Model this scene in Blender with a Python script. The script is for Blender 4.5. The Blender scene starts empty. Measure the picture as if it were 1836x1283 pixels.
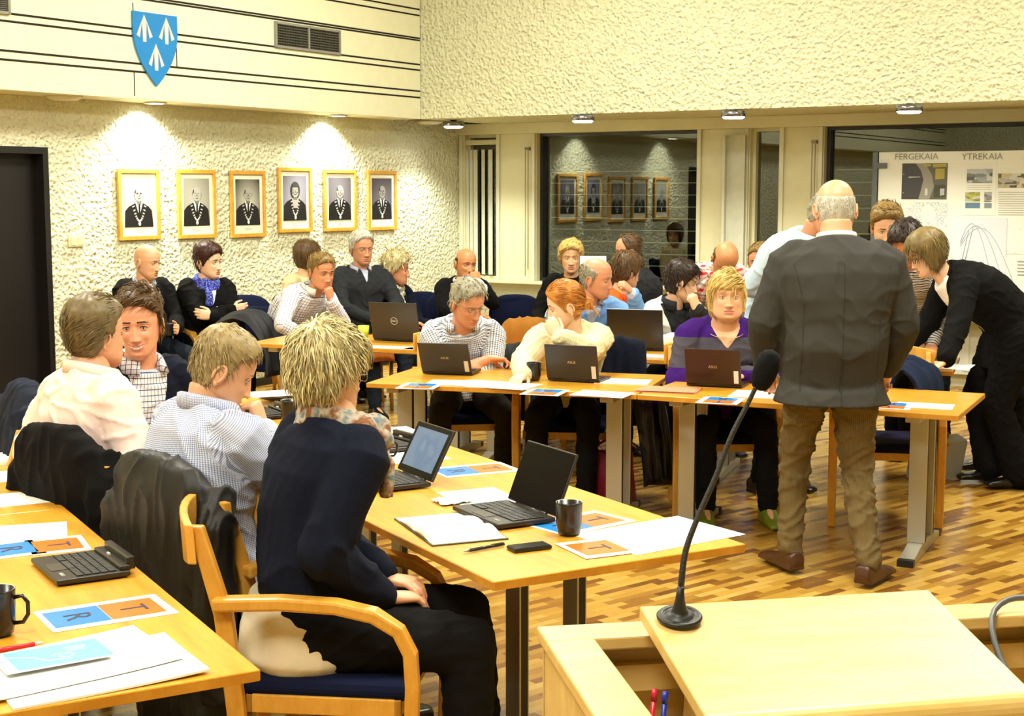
import bpy, bmesh, math, random
import numpy as np
from mathutils import Vector, Matrix, Euler, noise
R = math.radians
V = Vector
scene = bpy.context.scene
col = scene.collection
random.seed(7)
# ---------------------------------------------------------------- camera
F_PX = 2600.0; CAM_H = 1.737; PITCH = math.atan(301.5/2600.0)
cam_d = bpy.data.cameras.new('camera'); cam = bpy.data.objects.new('camera', cam_d); col.objects.link(cam)
cam_d.sensor_width = 36.0; cam_d.lens = F_PX/1836.0*36.0
cam.location = (0, 0, CAM_H); cam.rotation_euler = (math.pi/2-PITCH, 0, 0)
cam_d.clip_start = .05; cam_d.clip_end = 100
scene.camera = cam
CP, SP = math.cos(PITCH), math.sin(PITCH)
def ray(px, py):
    u = (px-918.0)/F_PX; v = -(py-641.5)/F_PX
    return V((u, CP+v*SP, -SP+v*CP))
def G(px, py, h=0.0):                       # point of the plane z = h seen at a pixel
    d = ray(px, py); t = (h-CAM_H)/d.z
    return V((d.x*t, d.y*t, h))
def W(px, py, D):                           # point at forward distance D
    d = ray(px, py); t = D/d.y
    return V((d.x*t, D, CAM_H+d.z*t))
# room frame: corner C0, e1 runs along the portrait wall to the corner, e2 along the window wall
E1 = V((.529, .8486, 0)).normalized(); E2 = V((E1.y, -E1.x, 0)); C0 = V((-.514, 15.6, 0))
ROOM = Matrix.Translation(C0) @ Matrix((( E2.x, E1.x, 0, 0), (E2.y, E1.y, 0, 0), (0, 0, 1, 0), (0, 0, 0, 1)))
# room coordinates: x = along the window wall (right), y = along e1 (<=0 in the room), z up
ROOT_ROT = math.atan2(E2.y, E2.x)
def on_plane_x(px, py, x0):                 # plane room-x = x0 (portrait wall side)
    d = ray(px, py); o = V((0, 0, CAM_H))
    t = (x0 - (o-C0).dot(E2))/d.dot(E2); p = o+d*t
    q = p-C0; return V((x0, q.dot(E1), p.z))
def on_plane_y(px, py, y0):
    d = ray(px, py); o = V((0, 0, CAM_H))
    t = (y0 - (o-C0).dot(E1))/d.dot(E1); p = o+d*t
    q = p-C0; return V((q.dot(E2), y0, p.z))
# ---------------------------------------------------------------- materials
def lin(c):
    if isinstance(c, str):
        c = [int(c[i:i+2], 16)/255 for i in (1, 3, 5)]
    return tuple((x/12.92 if x <= .04045 else ((x+.055)/1.055)**2.4) for x in c)+(1,)
class NT:
    def __init__(s, name):
        s.m = bpy.data.materials.new(name); s.m.use_nodes = True
        s.t = s.m.node_tree; s.b = s.t.nodes['Principled BSDF']
    def n(s, typ, **kw):
        nd = s.t.nodes.new(typ)
        for k, v in kw.items():
            if k in nd.inputs: nd.inputs[k].default_value = v
            else: setattr(nd, k, v)
        return nd
    def l(s, a, b): s.t.links.new(a, b)
    def inp(s, nd, i, v):
        if hasattr(v, 'bl_idname') or isinstance(v, bpy.types.NodeSocket): s.l(v, nd.inputs[i])
        else: nd.inputs[i].default_value = v
    def math(s, op, a, b=0.0, c=None):
        nd = s.n('ShaderNodeMath', operation=op); s.inp(nd, 0, a); s.inp(nd, 1, b)
        if c is not None: s.inp(nd, 2, c)
        return nd.outputs[0]
    def mix(s, f, a, b):
        nd = s.n('ShaderNodeMix', data_type='RGBA'); s.inp(nd, 0, f); s.inp(nd, 6, a); s.inp(nd, 7, b); return nd.outputs[2]
    def bump(s, h, strength=.3, dist=.01):
        nd = s.n('ShaderNodeBump'); nd.inputs['Strength'].default_value = strength; nd.inputs['Distance'].default_value = dist
        s.l(h, nd.inputs['Height']); s.l(nd.outputs[0], s.b.inputs['Normal'])
    def coord(s, which='Object'): return s.n('ShaderNodeTexCoord').outputs[which]
    def noise(s, vec, scale, detail=3, rough=.5):
        nd = s.n('ShaderNodeTexNoise'); nd.inputs['Scale'].default_value = scale; nd.inputs['Detail'].default_value = detail; nd.inputs['Roughness'].default_value = rough
        if vec is not None: s.l(vec, nd.inputs['Vector'])
        return nd.outputs[0]
    def mapping(s, vec, scale=(1, 1, 1), rot=(0, 0, 0)):
        nd = s.n('ShaderNodeMapping'); nd.inputs['Scale'].default_value = scale; nd.inputs['Rotation'].default_value = rot
        s.l(vec, nd.inputs['Vector']); return nd.outputs[0]
    def ramp(s, f, stops):
        nd = s.n('ShaderNodeValToRGB'); cr = nd.color_ramp
        while len(cr.elements) < len(stops): cr.elements.new(.5)
        for e, (p, c) in zip(cr.elements, stops): e.position = p; e.color = c
        s.l(f, nd.inputs[0]); return nd.outputs[0]
_mc = {}
def mat(name, c, rough=.5, metal=0.0, spec=.5, bump=0, bscale=60, var=0, emit=0, sheen=0):
    key = name
    if key in _mc: return _mc[key]
    s = NT(name); b = s.b; c = lin(c)
    b.inputs['Base Color'].default_value = c; b.inputs['Roughness'].default_value = rough
    b.inputs['Metallic'].default_value = metal; b.inputs['Specular IOR Level'].default_value = spec
    co = s.coord()
    nz = s.noise(co, bscale)
    if bump: s.bump(nz, bump, .004)
    v = var or .06
    s.l(s.mix(s.noise(co, 9, 2), tuple(x*(1-v) for x in c[:3])+(1,), tuple(min(1, x*(1+v)) for x in c[:3])+(1,)), b.inputs['Base Color'])
    if emit:
        b.inputs['Emission Color'].default_value = c; b.inputs['Emission Strength'].default_value = emit
    if sheen: b.inputs['Sheen Weight'].default_value = sheen
    _mc[key] = s.m; return s.m
def wood(name, c1, c2, rough=.35, scale=(3, 40, 3), coat=0.0):
    if name in _mc: return _mc[name]
    s = NT(name); co = s.mapping(s.coord(), scale)
    n1 = s.noise(co, 1.6, 5, .6); n2 = s.noise(s.mapping(s.coord(), tuple(x*5 for x in scale)), 2.0, 3)
    f = s.math('ADD', s.math('MULTIPLY', n1, .75), s.math('MULTIPLY', n2, .25))
    s.l(s.ramp(f, [(.35, lin(c1)), (.68, lin(c2))]), s.b.inputs['Base Color'])
    s.b.inputs['Roughness'].default_value = rough
    s.b.inputs['Coat Weight'].default_value = coat; s.b.inputs['Coat Roughness'].default_value = .25
    s.bump(f, .06, .002)
    _mc[name] = s.m; return s.m
def cloth(name, c, kind='solid', c2='#ffffff', fx=60, fy=60, w=.25, rough=.9, c3=None, sheen=.0, bump=.25):
    if name in _mc: return _mc[name]
    s = NT(name); b = s.b
    b.inputs['Roughness'].default_value = rough; b.inputs['Specular IOR Level'].default_value = .15
    b.inputs['Sheen Weight'].default_value = sheen
    at = s.n('ShaderNodeAttribute'); at.attribute_name = 'cuv'
    sp = s.n('ShaderNodeSeparateXYZ'); s.l(at.outputs['Vector'], sp.inputs[0])
    base = lin(c)
    co = s.coord()
    def lines(ax, f, w, off=0):
        fr = s.math('FRACT', s.math('ADD', s.math('MULTIPLY', sp.outputs[ax], f), 100+off)); return s.math('LESS_THAN', fr, w)
    if kind == 'solid':
        out = s.mix(s.noise(co, 14, 3), tuple(x*.88 for x in base[:3])+(1,), tuple(min(1, x*1.1) for x in base[:3])+(1,))
    elif kind == 'check':
        m = s.math('ADD', s.math('MULTIPLY', lines(0, fx, w), .55), s.math('MULTIPLY', lines(1, fy, w), .55))
        out = s.mix(m, base, lin(c2))
    elif kind == 'grid':
        m = s.math('MAXIMUM', lines(0, fx, w), lines(1, fy, w)); out = s.mix(m, base, lin(c2))
    elif kind == 'stripe':
        out = s.mix(lines(0, fx, w), base, lin(c2))
    elif kind == 'hstripe':
        wob = s.math('ADD', s.math('MULTIPLY', sp.outputs[1], fy), s.math('MULTIPLY', s.noise(co, 25, 2), 1.0))
        out = s.mix(s.math('LESS_THAN', s.math('FRACT', s.math('ADD', wob, 100)), w), base, lin(c2))
    elif kind == 'plaid':
        o1 = s.mix(s.math('MULTIPLY', s.math('ADD', lines(0, fx, .3), lines(1, fy, .3)), .5), base, lin(c2))
        out = s.mix(s.math('MULTIPLY', s.math('ADD', lines(0, fx, .18, .45), lines(1, fy, .18, .45)), .5), o1, lin(c3 or '#102040'))
    elif kind == 'band':       # lower part below a height in another colour
        out = s.mix(s.math('LESS_THAN', sp.outputs[2], fy), base, lin(c2))
    elif kind == 'scarf':
        vo = s.n('ShaderNodeTexVoronoi'); vo.inputs['Scale'].default_value = fx; s.l(co, vo.inputs['Vector'])
        n_ = s.noise(co, fy, 2)
        out = s.ramp(n_, [(.35, base), (.5, lin(c2)), (.62, lin(c3 or c2))])
    s.l(out, b.inputs['Base Color'])
    wv = s.noise(co, 420, 1); big = s.noise(co, 22, 3)
    s.bump(s.math('ADD', s.math('MULTIPLY', wv, .12), big), bump, .012)
    _mc[name] = s.m; return s.m
# ---------------------------------------------------------------- mesh builder
class MB:
    def __init__(s): s.v = []; s.f = []; s.mi = []; s.smooth = []
    def add(s, vs, fs, mi=0, sm=False, M=None):
        o = len(s.v)
        if M is not None: vs = [M @ V(p) for p in vs]
        s.v += [tuple(p) for p in vs]
        s.f += [tuple(i+o for i in f) for f in fs]; s.mi += [mi]*len(fs); s.smooth += [sm]*len(fs); return s
    def box(s, c, size, M=None, mi=0, taper=1.0):
        x, y, z = (q/2 for q in size)
        vs = [(c[0]+sx*x*(taper if sz < 0 else 1), c[1]+sy*y*(taper if sz < 0 else 1), c[2]+sz*z) for sz in (-1, 1) for sy in (-1, 1) for sx in (-1, 1)]
        return s.add(vs, [(0, 2, 3, 1), (4, 5, 7, 6), (0, 1, 5, 4), (2, 6, 7, 3), (0, 4, 6, 2), (1, 3, 7, 5)], mi, False, M)
    def bar(s, a, b, w, h, up=(0, 0, 1), mi=0):     # box beam from a to b
        a = V(a); b = V(b); t = (b-a); L = t.length; t.normalize(); sd = t.cross(V(up))
        if sd.length < 1e-4: sd = t.cross(V((1, 0, 0)))
        sd.normalize(); u = sd.cross(t)
        M = Matrix((( sd.x, t.x, u.x, (a.x+b.x)/2), (sd.y, t.y, u.y, (a.y+b.y)/2), (sd.z, t.z, u.z, (a.z+b.z)/2), (0, 0, 0, 1)))
        return s.box((0, 0, 0), (w, L, h), M, mi)
    def loft(s, rings, caps=True, mi=0, sm=True, closed=True, M=None):
        n = len(rings[0]); vs = [p for r in rings for p in r]; fs = []
        for k in range(len(rings)-1):
            for j in range(n if closed else n-1):
                j2 = (j+1) % n; fs.append((k*n+j, k*n+j2, (k+1)*n+j2, (k+1)*n+j))
        if caps:
            fs.append(tuple(range(n-1, -1, -1))); fs.append(tuple((len(rings)-1)*n+j for j in range(n)))
        return s.add(vs, fs, mi, sm, M)
    def tube(s, path, rad, n=10, mi=0, M=None, flat=1.0, up=None, caps=True):
        path = [V(p) for p in path]
        if not hasattr(rad, '__len__'): rad = [rad]*len(path)
        rings = []; prev = None
        for i, p in enumerate(path):
            t = (path[min(i+1, len(path)-1)]-path[max(i-1, 0)]).normalized()
            if prev is None:
                a = V(up) if up is not None else (V((0, 0, 1)) if abs(t.z) < .9 else V((1, 0, 0)))
                x = t.cross(a).normalized()
            else: x = (prev-t*prev.dot(t)).normalized()
            prev = x; y = x.cross(t)
            rings.append([p+x*math.cos(2*math.pi*j/n)*rad[i]+y*math.sin(2*math.pi*j/n)*rad[i]*flat for j in range(n)])
        return s.loft(rings, caps, mi, True, True, M)
    def lathe(s, prof, n=28, c=(0, 0, 0), mi=0, M=None, caps=True):
        rings = [[(c[0]+r*math.cos(2*math.pi*j/n), c[1]+r*math.sin(2*math.pi*j/n), c[2]+z) for j in range(n)] for r, z in prof]
        return s.loft(rings, caps, mi, True, True, M)
    def ell(s, c, r, M=None, mi=0, n=16, m=10):
        rings = []
        for k in range(1, m):
            a = math.pi*k/m-math.pi/2
            rings.append([(c[0]+r[0]*math.cos(a)*math.cos(2*math.pi*j/n), c[1]+r[1]*math.cos(a)*math.sin(2*math.pi*j/n), c[2]+r[2]*math.sin(a)) for j in range(n)])
        o = len(s.v); s.loft(rings, False, mi, True, True, M)
        bot = V((c[0], c[1], c[2]-r[2])); top = V((c[0], c[1], c[2]+r[2]))
        if M is not None: bot = M @ bot; top = M @ top
        s.v += [tuple(bot), tuple(top)]; B = len(s.v)-2; T = B+1; L = o+(m-2)*n
        for j in range(n):
            s.f.append((B, o+(j+1) % n, o+j)); s.f.append((T, L+j, L+(j+1) % n))
        s.mi += [mi]*(2*n); s.smooth += [True]*(2*n); return s
    def prism(s, poly, z0, z1, M=None, mi=0, sm=False):
        n = len(poly); vs = [(x, y, z0) for x, y in poly]+[(x, y, z1) for x, y in poly]
        fs = [tuple(range(n-1, -1, -1)), tuple(range(n, 2*n))]+[(j, (j+1) % n, n+(j+1) % n, n+j) for j in range(n)]
        return s.add(vs, fs, mi, sm, M)
    def mesh(s, name, mats):
        me = bpy.data.meshes.new(name); me.from_pydata(s.v, [], s.f)
        for m in (mats if isinstance(mats, (list, tuple)) else [mats]): me.materials.append(m)
        me.polygons.foreach_set('material_index', s.mi); me.polygons.foreach_set('use_smooth', s.smooth)
        me.update(); return me
def tag(o, label=None, cat=None, group=None, kind=None):
    if label: o['label'] = label
    if cat: o['category'] = cat
    if group: o['group'] = group
    if kind: o['kind'] = kind
    return o
def obj(name, mb, mats, parent=None, M=None, bevel=0):
    me = mb.mesh(name, mats) if isinstance(mb, MB) else mb
    if not isinstance(mb, MB) and mats is not None:
        for m in (mats if isinstance(mats, (list, tuple)) else [mats]): me.materials.append(m)
    bm = bmesh.new(); bm.from_mesh(me); bmesh.ops.recalc_face_normals(bm, faces=bm.faces); bm.to_mesh(me); bm.free()
    o = bpy.data.objects.new(name, me); col.objects.link(o)
    if M is not None: o.matrix_world = M
    if parent is not None: o.parent = parent
    if bevel:
        b = o.modifiers.new('bevel', 'BEVEL'); b.width = bevel; b.segments = 2; b.limit_method = 'ANGLE'; b.angle_limit = R(40)
    return o
def thing(name, label, cat, loc=(0, 0, 0), rotz=0, group=None):
    o = bpy.data.objects.new(name, None); col.objects.link(o); o.empty_display_size = .1
    o.location = loc; o.rotation_euler = (0, 0, rotz); return tag(o, label, cat, group)
def struct(name, mb, mats, M=None, bevel=0, parent=None):
    o = obj(name, mb, mats, parent, M, bevel)
    if parent is None: o['kind'] = 'structure'
    return o
def dup(root, loc, rotz, label=None, group=None, cat=None):
    r = root.copy(); col.objects.link(r); r.location = loc; r.rotation_euler = (0, 0, rotz)
    if label: r['label'] = label
    if group: r['group'] = group
    def rec(src, dst):
        for ch in src.children:
            c = ch.copy(); col.objects.link(c); c.parent = dst; rec(ch, c)
    rec(root, r); return r
def text_mesh(body, size, depth=.0006, mi=0, align='CENTER'):
    cu = bpy.data.curves.new('t', 'FONT'); cu.body = body; cu.size = size; cu.extrude = depth; cu.align_x = align; cu.align_y = 'CENTER'; cu.resolution_u = 3
    o = bpy.data.objects.new('t', cu); col.objects.link(o)
    dg = bpy.context.evaluated_depsgraph_get(); me = bpy.data.meshes.new_from_object(o.evaluated_get(dg))
    vs = [tuple(v.co) for v in me.vertices]; fs = [tuple(p.vertices) for p in me.polygons]
    bpy.data.objects.remove(o); bpy.data.curves.remove(cu); bpy.data.meshes.remove(me)
    return vs, fs
def addtext(mb, body, size, M, mi=0, depth=.0006, align='CENTER'):
    vs, fs = text_mesh(body, size, depth, align=align); mb.add(vs, fs, mi, False, M)
def T3(x, y, z, rz=0, rx=0, ry=0): return Matrix.Translation((x, y, z)) @ Euler((rx, ry, rz)).to_matrix().to_4x4()
# ---------------------------------------------------------------- setting
def stucco(name, c, strength, scale=34, dist=.02):
    s = NT(name); co = s.coord()
    vo = s.n('ShaderNodeTexVoronoi'); vo.inputs['Scale'].default_value = scale; vo.feature = 'SMOOTH_F1'; vo.inputs['Smoothness'].default_value = .6
    wob = s.n('ShaderNodeVectorMath', operation='ADD'); s.l(co, wob.inputs[0])
    nn = s.n('ShaderNodeTexNoise'); nn.inputs['Scale'].default_value = 12; s.l(co, nn.inputs['Vector'])
    sc = s.n('ShaderNodeVectorMath', operation='SCALE'); s.l(nn.outputs[1], sc.inputs[0]); sc.inputs[3].default_value = .05
    s.l(sc.outputs[0], wob.inputs[1]); s.l(wob.outputs[0], vo.inputs['Vector'])
    h = s.math('ADD', s.math('MULTIPLY', s.noise(co, scale*.9, 5, .6), .9), s.math('MULTIPLY', vo.outputs[0], .9))
    s.bump(h, strength, dist)
    s.b.inputs['Base Color'].default_value = lin(c); s.b.inputs['Roughness'].default_value = .9; s.b.inputs['Specular IOR Level'].default_value = .15
    s.l(s.mix(s.noise(co, 3, 2), lin(c), tuple(x*.94 for x in lin(c)[:3])+(1,)), s.b.inputs['Base Color'])
    return s.m
m_stucco = stucco('rough_plaster', '#ebebcb', 1.0, 31, .032)
m_stucco2 = stucco('rough_plaster_upper', '#e9e8c4', 1.0, 30, .034)
m_panel = mat('cream_panel', '#ebe9c8', .45)
m_paint = mat('cream_paint', '#dedab4', .4)
m_paint2 = mat('pale_cream_paint', '#d9d8bc', .45)
m_gap = mat('dark_gap', '#1c1608', .9)
m_door = mat('dark_brown_door', '#0d0908', .5, var=.2)
m_ceil = mat('ceiling_white', '#efeee2', .9)
def floor_mat():
    s = NT('parquet_strips'); co = s.coord()
    br = s.n('ShaderNodeTexBrick'); s.l(co, br.inputs['Vector'])
    br.offset = .37; br.offset_frequency = 2; br.squash = 1
    for k, v in (('Scale', 1.0), ('Mortar Size', .0006), ('Mortar Smooth', .1), ('Bias', 0.0), ('Brick Width', .19), ('Row Height', .042)): br.inputs[k].default_value = v
    br.inputs['Color1'].default_value = (0, 0, 0, 1); br.inputs['Color2'].default_value = (1, 1, 1, 1); br.inputs['Mortar'].default_value = (.2, .2, .2, 1)
    g = s.noise(s.mapping(co, (6, 60, 6)), 1.5, 4)
    f = s.math('ADD', s.math('MULTIPLY', br.outputs[0], .78), s.math('MULTIPLY', g, .22))
    c = s.ramp(f, [(.08, lin('#5f3a14')), (.26, lin('#8a5c20')), (.5, lin('#b08632')), (.8, lin('#c29a44')), (.95, lin('#d0ac5e'))])
    s.l(c, s.b.inputs['Base Color']); s.b.inputs['Roughness'].default_value = .27
    s.b.inputs['Specular IOR Level'].default_value = .5
    s.bump(br.outputs[1], .15, .001)
    return s.m
m_floor = floor_mat()
L1, L2, HC = 17.0, 13.0, 4.7
FROT = math.atan2(.640, .768)                     # strip direction in the world
fm = MB(); fm.box((0, 0, -.05), (34, 34, .1))
struct('floor', fm, m_floor, T3(3, 8, 0, FROT))
def rbox(x0, x1, y0, y1, z0, z1, mb=None, mi=0):
    mb = mb or MB(); mb.box(((x0+x1)/2, (y0+y1)/2, (z0+z1)/2), (abs(x1-x0), abs(y1-y0), abs(z1-z0)), None, mi); return mb
struct('ceiling', rbox(-.5, L2+.5, -L1-.5, .9, HC, HC+.2), m_ceil, ROOM)
# portrait wall with the dark door
dl = on_plane_x(84, 266, 0); DY1 = dl.y; DZ = 2.05; DY0 = DY1-1.15
w = MB(); rbox(-.2, 0, DY1, .9, 0, HC, w); rbox(-.2, 0, -L1-.5, DY0, 0, HC, w); rbox(-.2, 0, DY0, DY1, DZ, HC, w)
struct('wall_left', w, m_stucco, ROOM)
d = MB(); rbox(-.16, -.10, DY0+.05, DY1-.05, 0.01, DZ-.05, d)
dd = struct('door_1', d, m_door, ROOM)
fr = MB(); rbox(-.18, .012, DY1-.05, DY1, 0, DZ, fr); rbox(-.18, .012, DY0, DY0+.05, 0, DZ, fr); rbox(-.18, .012, DY0+.05, DY1-.05, DZ-.05, DZ, fr)
obj('door_frame', fr, m_door, None, ROOM).parent = None
bpy.data.objects['door_frame']['kind'] = 'structure'; bpy.data.objects['door_frame'].name = 'trim_1'
h = MB(); h.tube([(-.10, DY0+.15, 1.0), (-.06, DY0+.15, 1.0), (-.055, DY0+.27, 1.0)], .009)
ho = obj('door_handle', h, mat('steel', '#b8b8b4', .3, 1)); ho.parent = dd
bs = MB(); rbox(0, .012, DY1, 0, 0, .07, bs); struct('baseboard_left', bs, m_door, ROOM)
# wall behind the camera and right wall
struct('wall_back', rbox(-.2, L2+.2, -L1-.2, -L1, 0, HC), m_stucco2, ROOM)
struct('wall_right', rbox(L2, L2+.2, -L1, .9, 0, HC), m_stucco2, ROOM)
# upper panelled bulkhead over the portraits
ZB = 2.42; BX = .37; BY = -1.30
bk = MB(); rbox(0, BX, -L1, BY, ZB, HC, bk)
struct('wall_upper_left', bk, m_panel, ROOM, .004)
# panel grooves: pairs of dark reveals, traced from the picture to the bulkhead plane
gm = MB()
for (xa, ya), (xb, yb) in (((0, 36), (752, 126)), ((0, 23), (752, 115.5)), ((0, 104), (754, 176)), ((0, 89), (754, 164)), ((285, 0), (752, 68)), ((330, 0), (752, 78)), ((590, 0), (752, 28)), ((655, 0), (752, 17))):
    z1 = on_plane_x(xb, yb, BX).z
    z0 = on_plane_x(xa, ya, BX).z
    z = z1*.6+z0*.4
    rbox(BX-.002, BX+.0025, -L1, BY-.01, z-.0075, z+.0075, gm)
for z_ in (3.75, 3.81, 4.2, 4.26): rbox(BX-.002, BX+.0025, -L1, BY-.01, z_-.008, z_+.008, gm)
for px, ya, yb in ((238, 5, 45), (240, 128, 172), (316, 85, 120)):
    a = on_plane_x(px, ya, BX); b_ = on_plane_x(px, yb, BX)
    rbox(BX-.002, BX+.0025, a.y-.004, a.y+.004, a.z, b_.z, gm)
struct('trim_2', gm, m_gap, ROOM)
# bulkhead over the windows
bw = MB(); rbox(BX, L2, BY, .15, ZB, HC, bw); struct('wall_upper_front', bw, m_stucco2, ROOM, .003)
# window wall: built round the openings.  window plane y = 0, piers stand forward to y = -.12
def wx(px, py=300, y0=0): return on_plane_y(px, py, y0).x
SILL = on_plane_y(945, 503, -.12).z
HEAD = 2.31
PY = -.10
wa = MB()
rbox(-.1, L2, 0, .25, 0, SILL-.02, wa)                         # parapet
struct('wall_front_lower', wa, m_paint2, ROOM)
wh = MB(); rbox(0, L2, -.16, .2, HEAD, ZB, wh); struct('trim_3', wh, m_paint, ROOM, .004)    # head beam
sl = MB(); rbox(0, L2, -.22, .1, SILL-.03, SILL, sl); struct('trim_4', sl, m_paint, ROOM, .006)  # sill board
ops = [(wx(842), wx(899)), (wx(971), wx(1257)), (wx(1352), wx(1404)), (wx(1484), wx(1484)+3.2), (wx(1484)+3.7, wx(1484)+5.6)]
prev = 0.0; pr = MB()
for a, b_ in ops+[(L2, L2)]:
    if a-prev > .01: rbox(prev, a, PY, .2, SILL, HEAD, pr)
    prev = b_
struct('wall_front_piers', pr, m_paint, ROOM, .004)
# narrow raised casings on the piers
cs = MB()
for a, b_ in ops[:4]:
    for x in (a-.05, b_+.01): rbox(x, x+.04, PY-.025, PY, SILL, HEAD, cs)
struct('trim_5', cs, m_paint2, ROOM, .004)
def glass_mat():
    s = NT('dark_window_glass'); t = s.t
    s.b.inputs['Base Color'].default_value = lin('#050607'); s.b.inputs['Roughness'].default_value = .0
    gl = s.n('ShaderNodeBsdfGlass'); gl.inputs['Roughness'].default_value = 0; gl.inputs['IOR'].default_value = 1.0
    g2 = s.n('ShaderNodeBsdfGlossy'); g2.inputs['Roughness'].default_value = .0; g2.inputs['Color'].default_value = (1, 1, 1, 1)
    tr = s.n('ShaderNodeBsdfTransparent'); tr.inputs['Color'].default_value = (.8, .85, .82, 1)
    fr_ = s.n('ShaderNodeFresnel'); fr_.inputs['IOR'].default_value = 1.55
    mx = s.n('ShaderNodeMixShader'); f2 = s.math('MULTIPLY', fr_.outputs[0], 1.4)
    s.l(f2, mx.inputs[0]); s.l(tr.outputs[0], mx.inputs[1]); s.l(g2.outputs[0], mx.inputs[2])
    s.l(mx.outputs[0], t.nodes['Material Output'].inputs['Surface'])
    nz = s.n('ShaderNodeTexNoise'); nz.inputs['Scale'].default_value = .8; bp = s.n('ShaderNodeBump'); bp.inputs['Strength'].default_value = .02
    s.l(nz.outputs[0], bp.inputs['Height']); s.l(bp.outputs[0], g2.inputs['Normal'])
    return s.m
m_glass = glass_mat()
m_slat = mat('blind_slat', '#c9c9b0', .5)
for i, (a, b_) in enumerate(ops):
    f = MB(); t_ = .03
    rbox(a, a+t_, -.03, .08, SILL, HEAD, f); rbox(b_-t_, b_, -.03, .08, SILL, HEAD, f)
    rbox(a+t_, b_-t_, -.03, .08, HEAD-t_, HEAD, f); rbox(a+t_, b_-t_, -.03, .08, SILL, SILL+t_, f)
    wo = struct('window_%d' % (i+1), f, m_paint if i in (0, 2) else mat('dark_window_frame', '#1d1c18', .4), ROOM)
    g = MB(); rbox(a+t_, b_-t_, .03, .036, SILL+t_, HEAD-t_, g)
    go = obj('glass_pane', g, m_glass); go.parent = wo
    if i in (1, 3, 4):                                         # outside horizontal blind, slats edge-on
        for z in np.arange(SILL+.06, HEAD-.28 if i == 1 else HEAD-.3, .118):
            sm_ = MB(); sm_.box(((a+b_)/2, .15, z), (b_-a-.08, .05, .008))
            so = obj('blind_slat', sm_, m_slat); so.parent = wo
# the night outside: a dark facade behind the parapet so the windows open on something
struct('wall_outside', rbox(-4, L2+4, 5, 5.2, -.5, 6), mat('night_facade', '#0b0c0c', .9), ROOM)
# vertical blinds in the first narrow window, one folded panel in the third
m_vane = cloth('vane_fabric', '#cfd0bd', bump=.05)
a, b_ = ops[0]
vb = thing('vertical_blind', 'pale vertical blind partly drawn in the narrow corner window', 'blind', ROOM @ V((a, -.06, SILL)), ROOT_ROT)
hm = MB(); hm.box(((b_-a)/2, 0, HEAD-SILL-.08), (b_-a-.01, .04, .05)); obj('head_rail', hm, m_paint, vb)
for k, (fa, fb_) in enumerate(((0, .08), (.10, .20), (.22, .35), (.48, .58), (.69, .82), (.93, 1.0))):
    x = (b_-a)*(fa+fb_)/2; vw_ = (b_-a)*(fb_-fa)
    v_ = MB(); v_.box((0, 0, (HEAD-SILL-.15)/2), (vw_, .006, HEAD-SILL-.2)); ob = obj('vane', v_, m_vane, vb)
    ob.location = (x, .0, .02)
a, b_ = ops[2]
vb2 = thing('vertical_blind', 'single wide pale blind panel pushed aside beside the slim middle window', 'blind', ROOM @ V((a-.22, -.16, SILL)), ROOT_ROT)
v_ = MB(); v_.box((.09, 0, (HEAD-SILL)/2-.02), (.21, .012, HEAD-SILL-.08)); obj('vane', v_, m_vane, vb2)
v_ = MB(); v_.box((.0, -.03, (HEAD-SILL)/2-.02), (.03, .05, HEAD-SILL-.10)); obj('vane', v_, m_vane, vb2)
# cords
for k, (px, ytop) in enumerate(((943, 270), (1457, 258))):
    p = on_plane_y(px, ytop, PY-.03); c = MB(); c.tube([(p.x, PY-.04, p.z), (p.x, PY-.04, SILL+.05)], .004, 6); c.tube([(p.x+.03, PY-.04, p.z), (p.x+.03, PY-.04, SILL+.12)], .004, 6)
    c.box((p.x+.015, PY-.02, p.z+.02), (.05, .04, .03))
    o = obj('blind_cord', c, mat('cord_grey', '#8f8a70', .6), None, ROOM); tag(o, ['thin pull cord on the pier left of the wide slatted window', 'thin pull cord on the pier above the grey-suited man'][k], 'cord')
# low ledge and radiator cover below the windows
rd = MB(); rbox(.4, 9, -.1, 0, .12, SILL-.2, rd)
for k in range(60): rbox(.45+k*.14, .5+k*.14, -.108, -.1, .15, SILL-.24, rd)
o = obj('radiator', rd, mat('radiator_white', '#d4d6c8', .4), None, ROOM); tag(o, 'long pale radiator under the windows', 'radiator')
# ---- vent grilles on the bulkhead
def vent(p0, p1, label):
    a = on_plane_x(*p0, BX); b_ = on_plane_x(*p1, BX); L = abs(b_.y-a.y); H = abs(a.z-b_.z)
    t = thing('vent_grille', label, 'vent', ROOM @ V((BX, (a.y+b_.y)/2, (a.z+b_.z)/2)), ROOT_ROT)
    m = MB(); m_ = .02
    for y, z, sy, sz in ((0, H/2, L, m_), (0, -H/2, L, m_), (-L/2, 0, m_, H+m_), (L/2, 0, m_, H+m_), (0, 0, m_, H)): m.box((.012, y, z), (.022, sy+m_*0, sz))
    obj('frame', m, mat('vent_grey', '#8b8a80', .4), t)
    bk_ = MB(); bk_.box((.002, 0, 0), (.004, L, H)); obj('backing', bk_, m_gap, t)
    s_ = MB()
    for k in range(9): s_.box((.01, 0, -H/2+H*(k+.5)/9), (.012, L, .008), None)
    for k in range(40): s_.box((.008, -L/2+L*(k+.5)/40, 0), (.006, .005, H))
    obj('louvre', s_, mat('vent_dark', '#4c4a40', .5), t)
vent((492, 40), (607, 97), 'grey metal vent grille in the cream upper panelling, right of the shield')
vent((-110, -25), (14, 24), 'grey vent grille cut by the left picture edge, high on the upper panelling')
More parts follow.
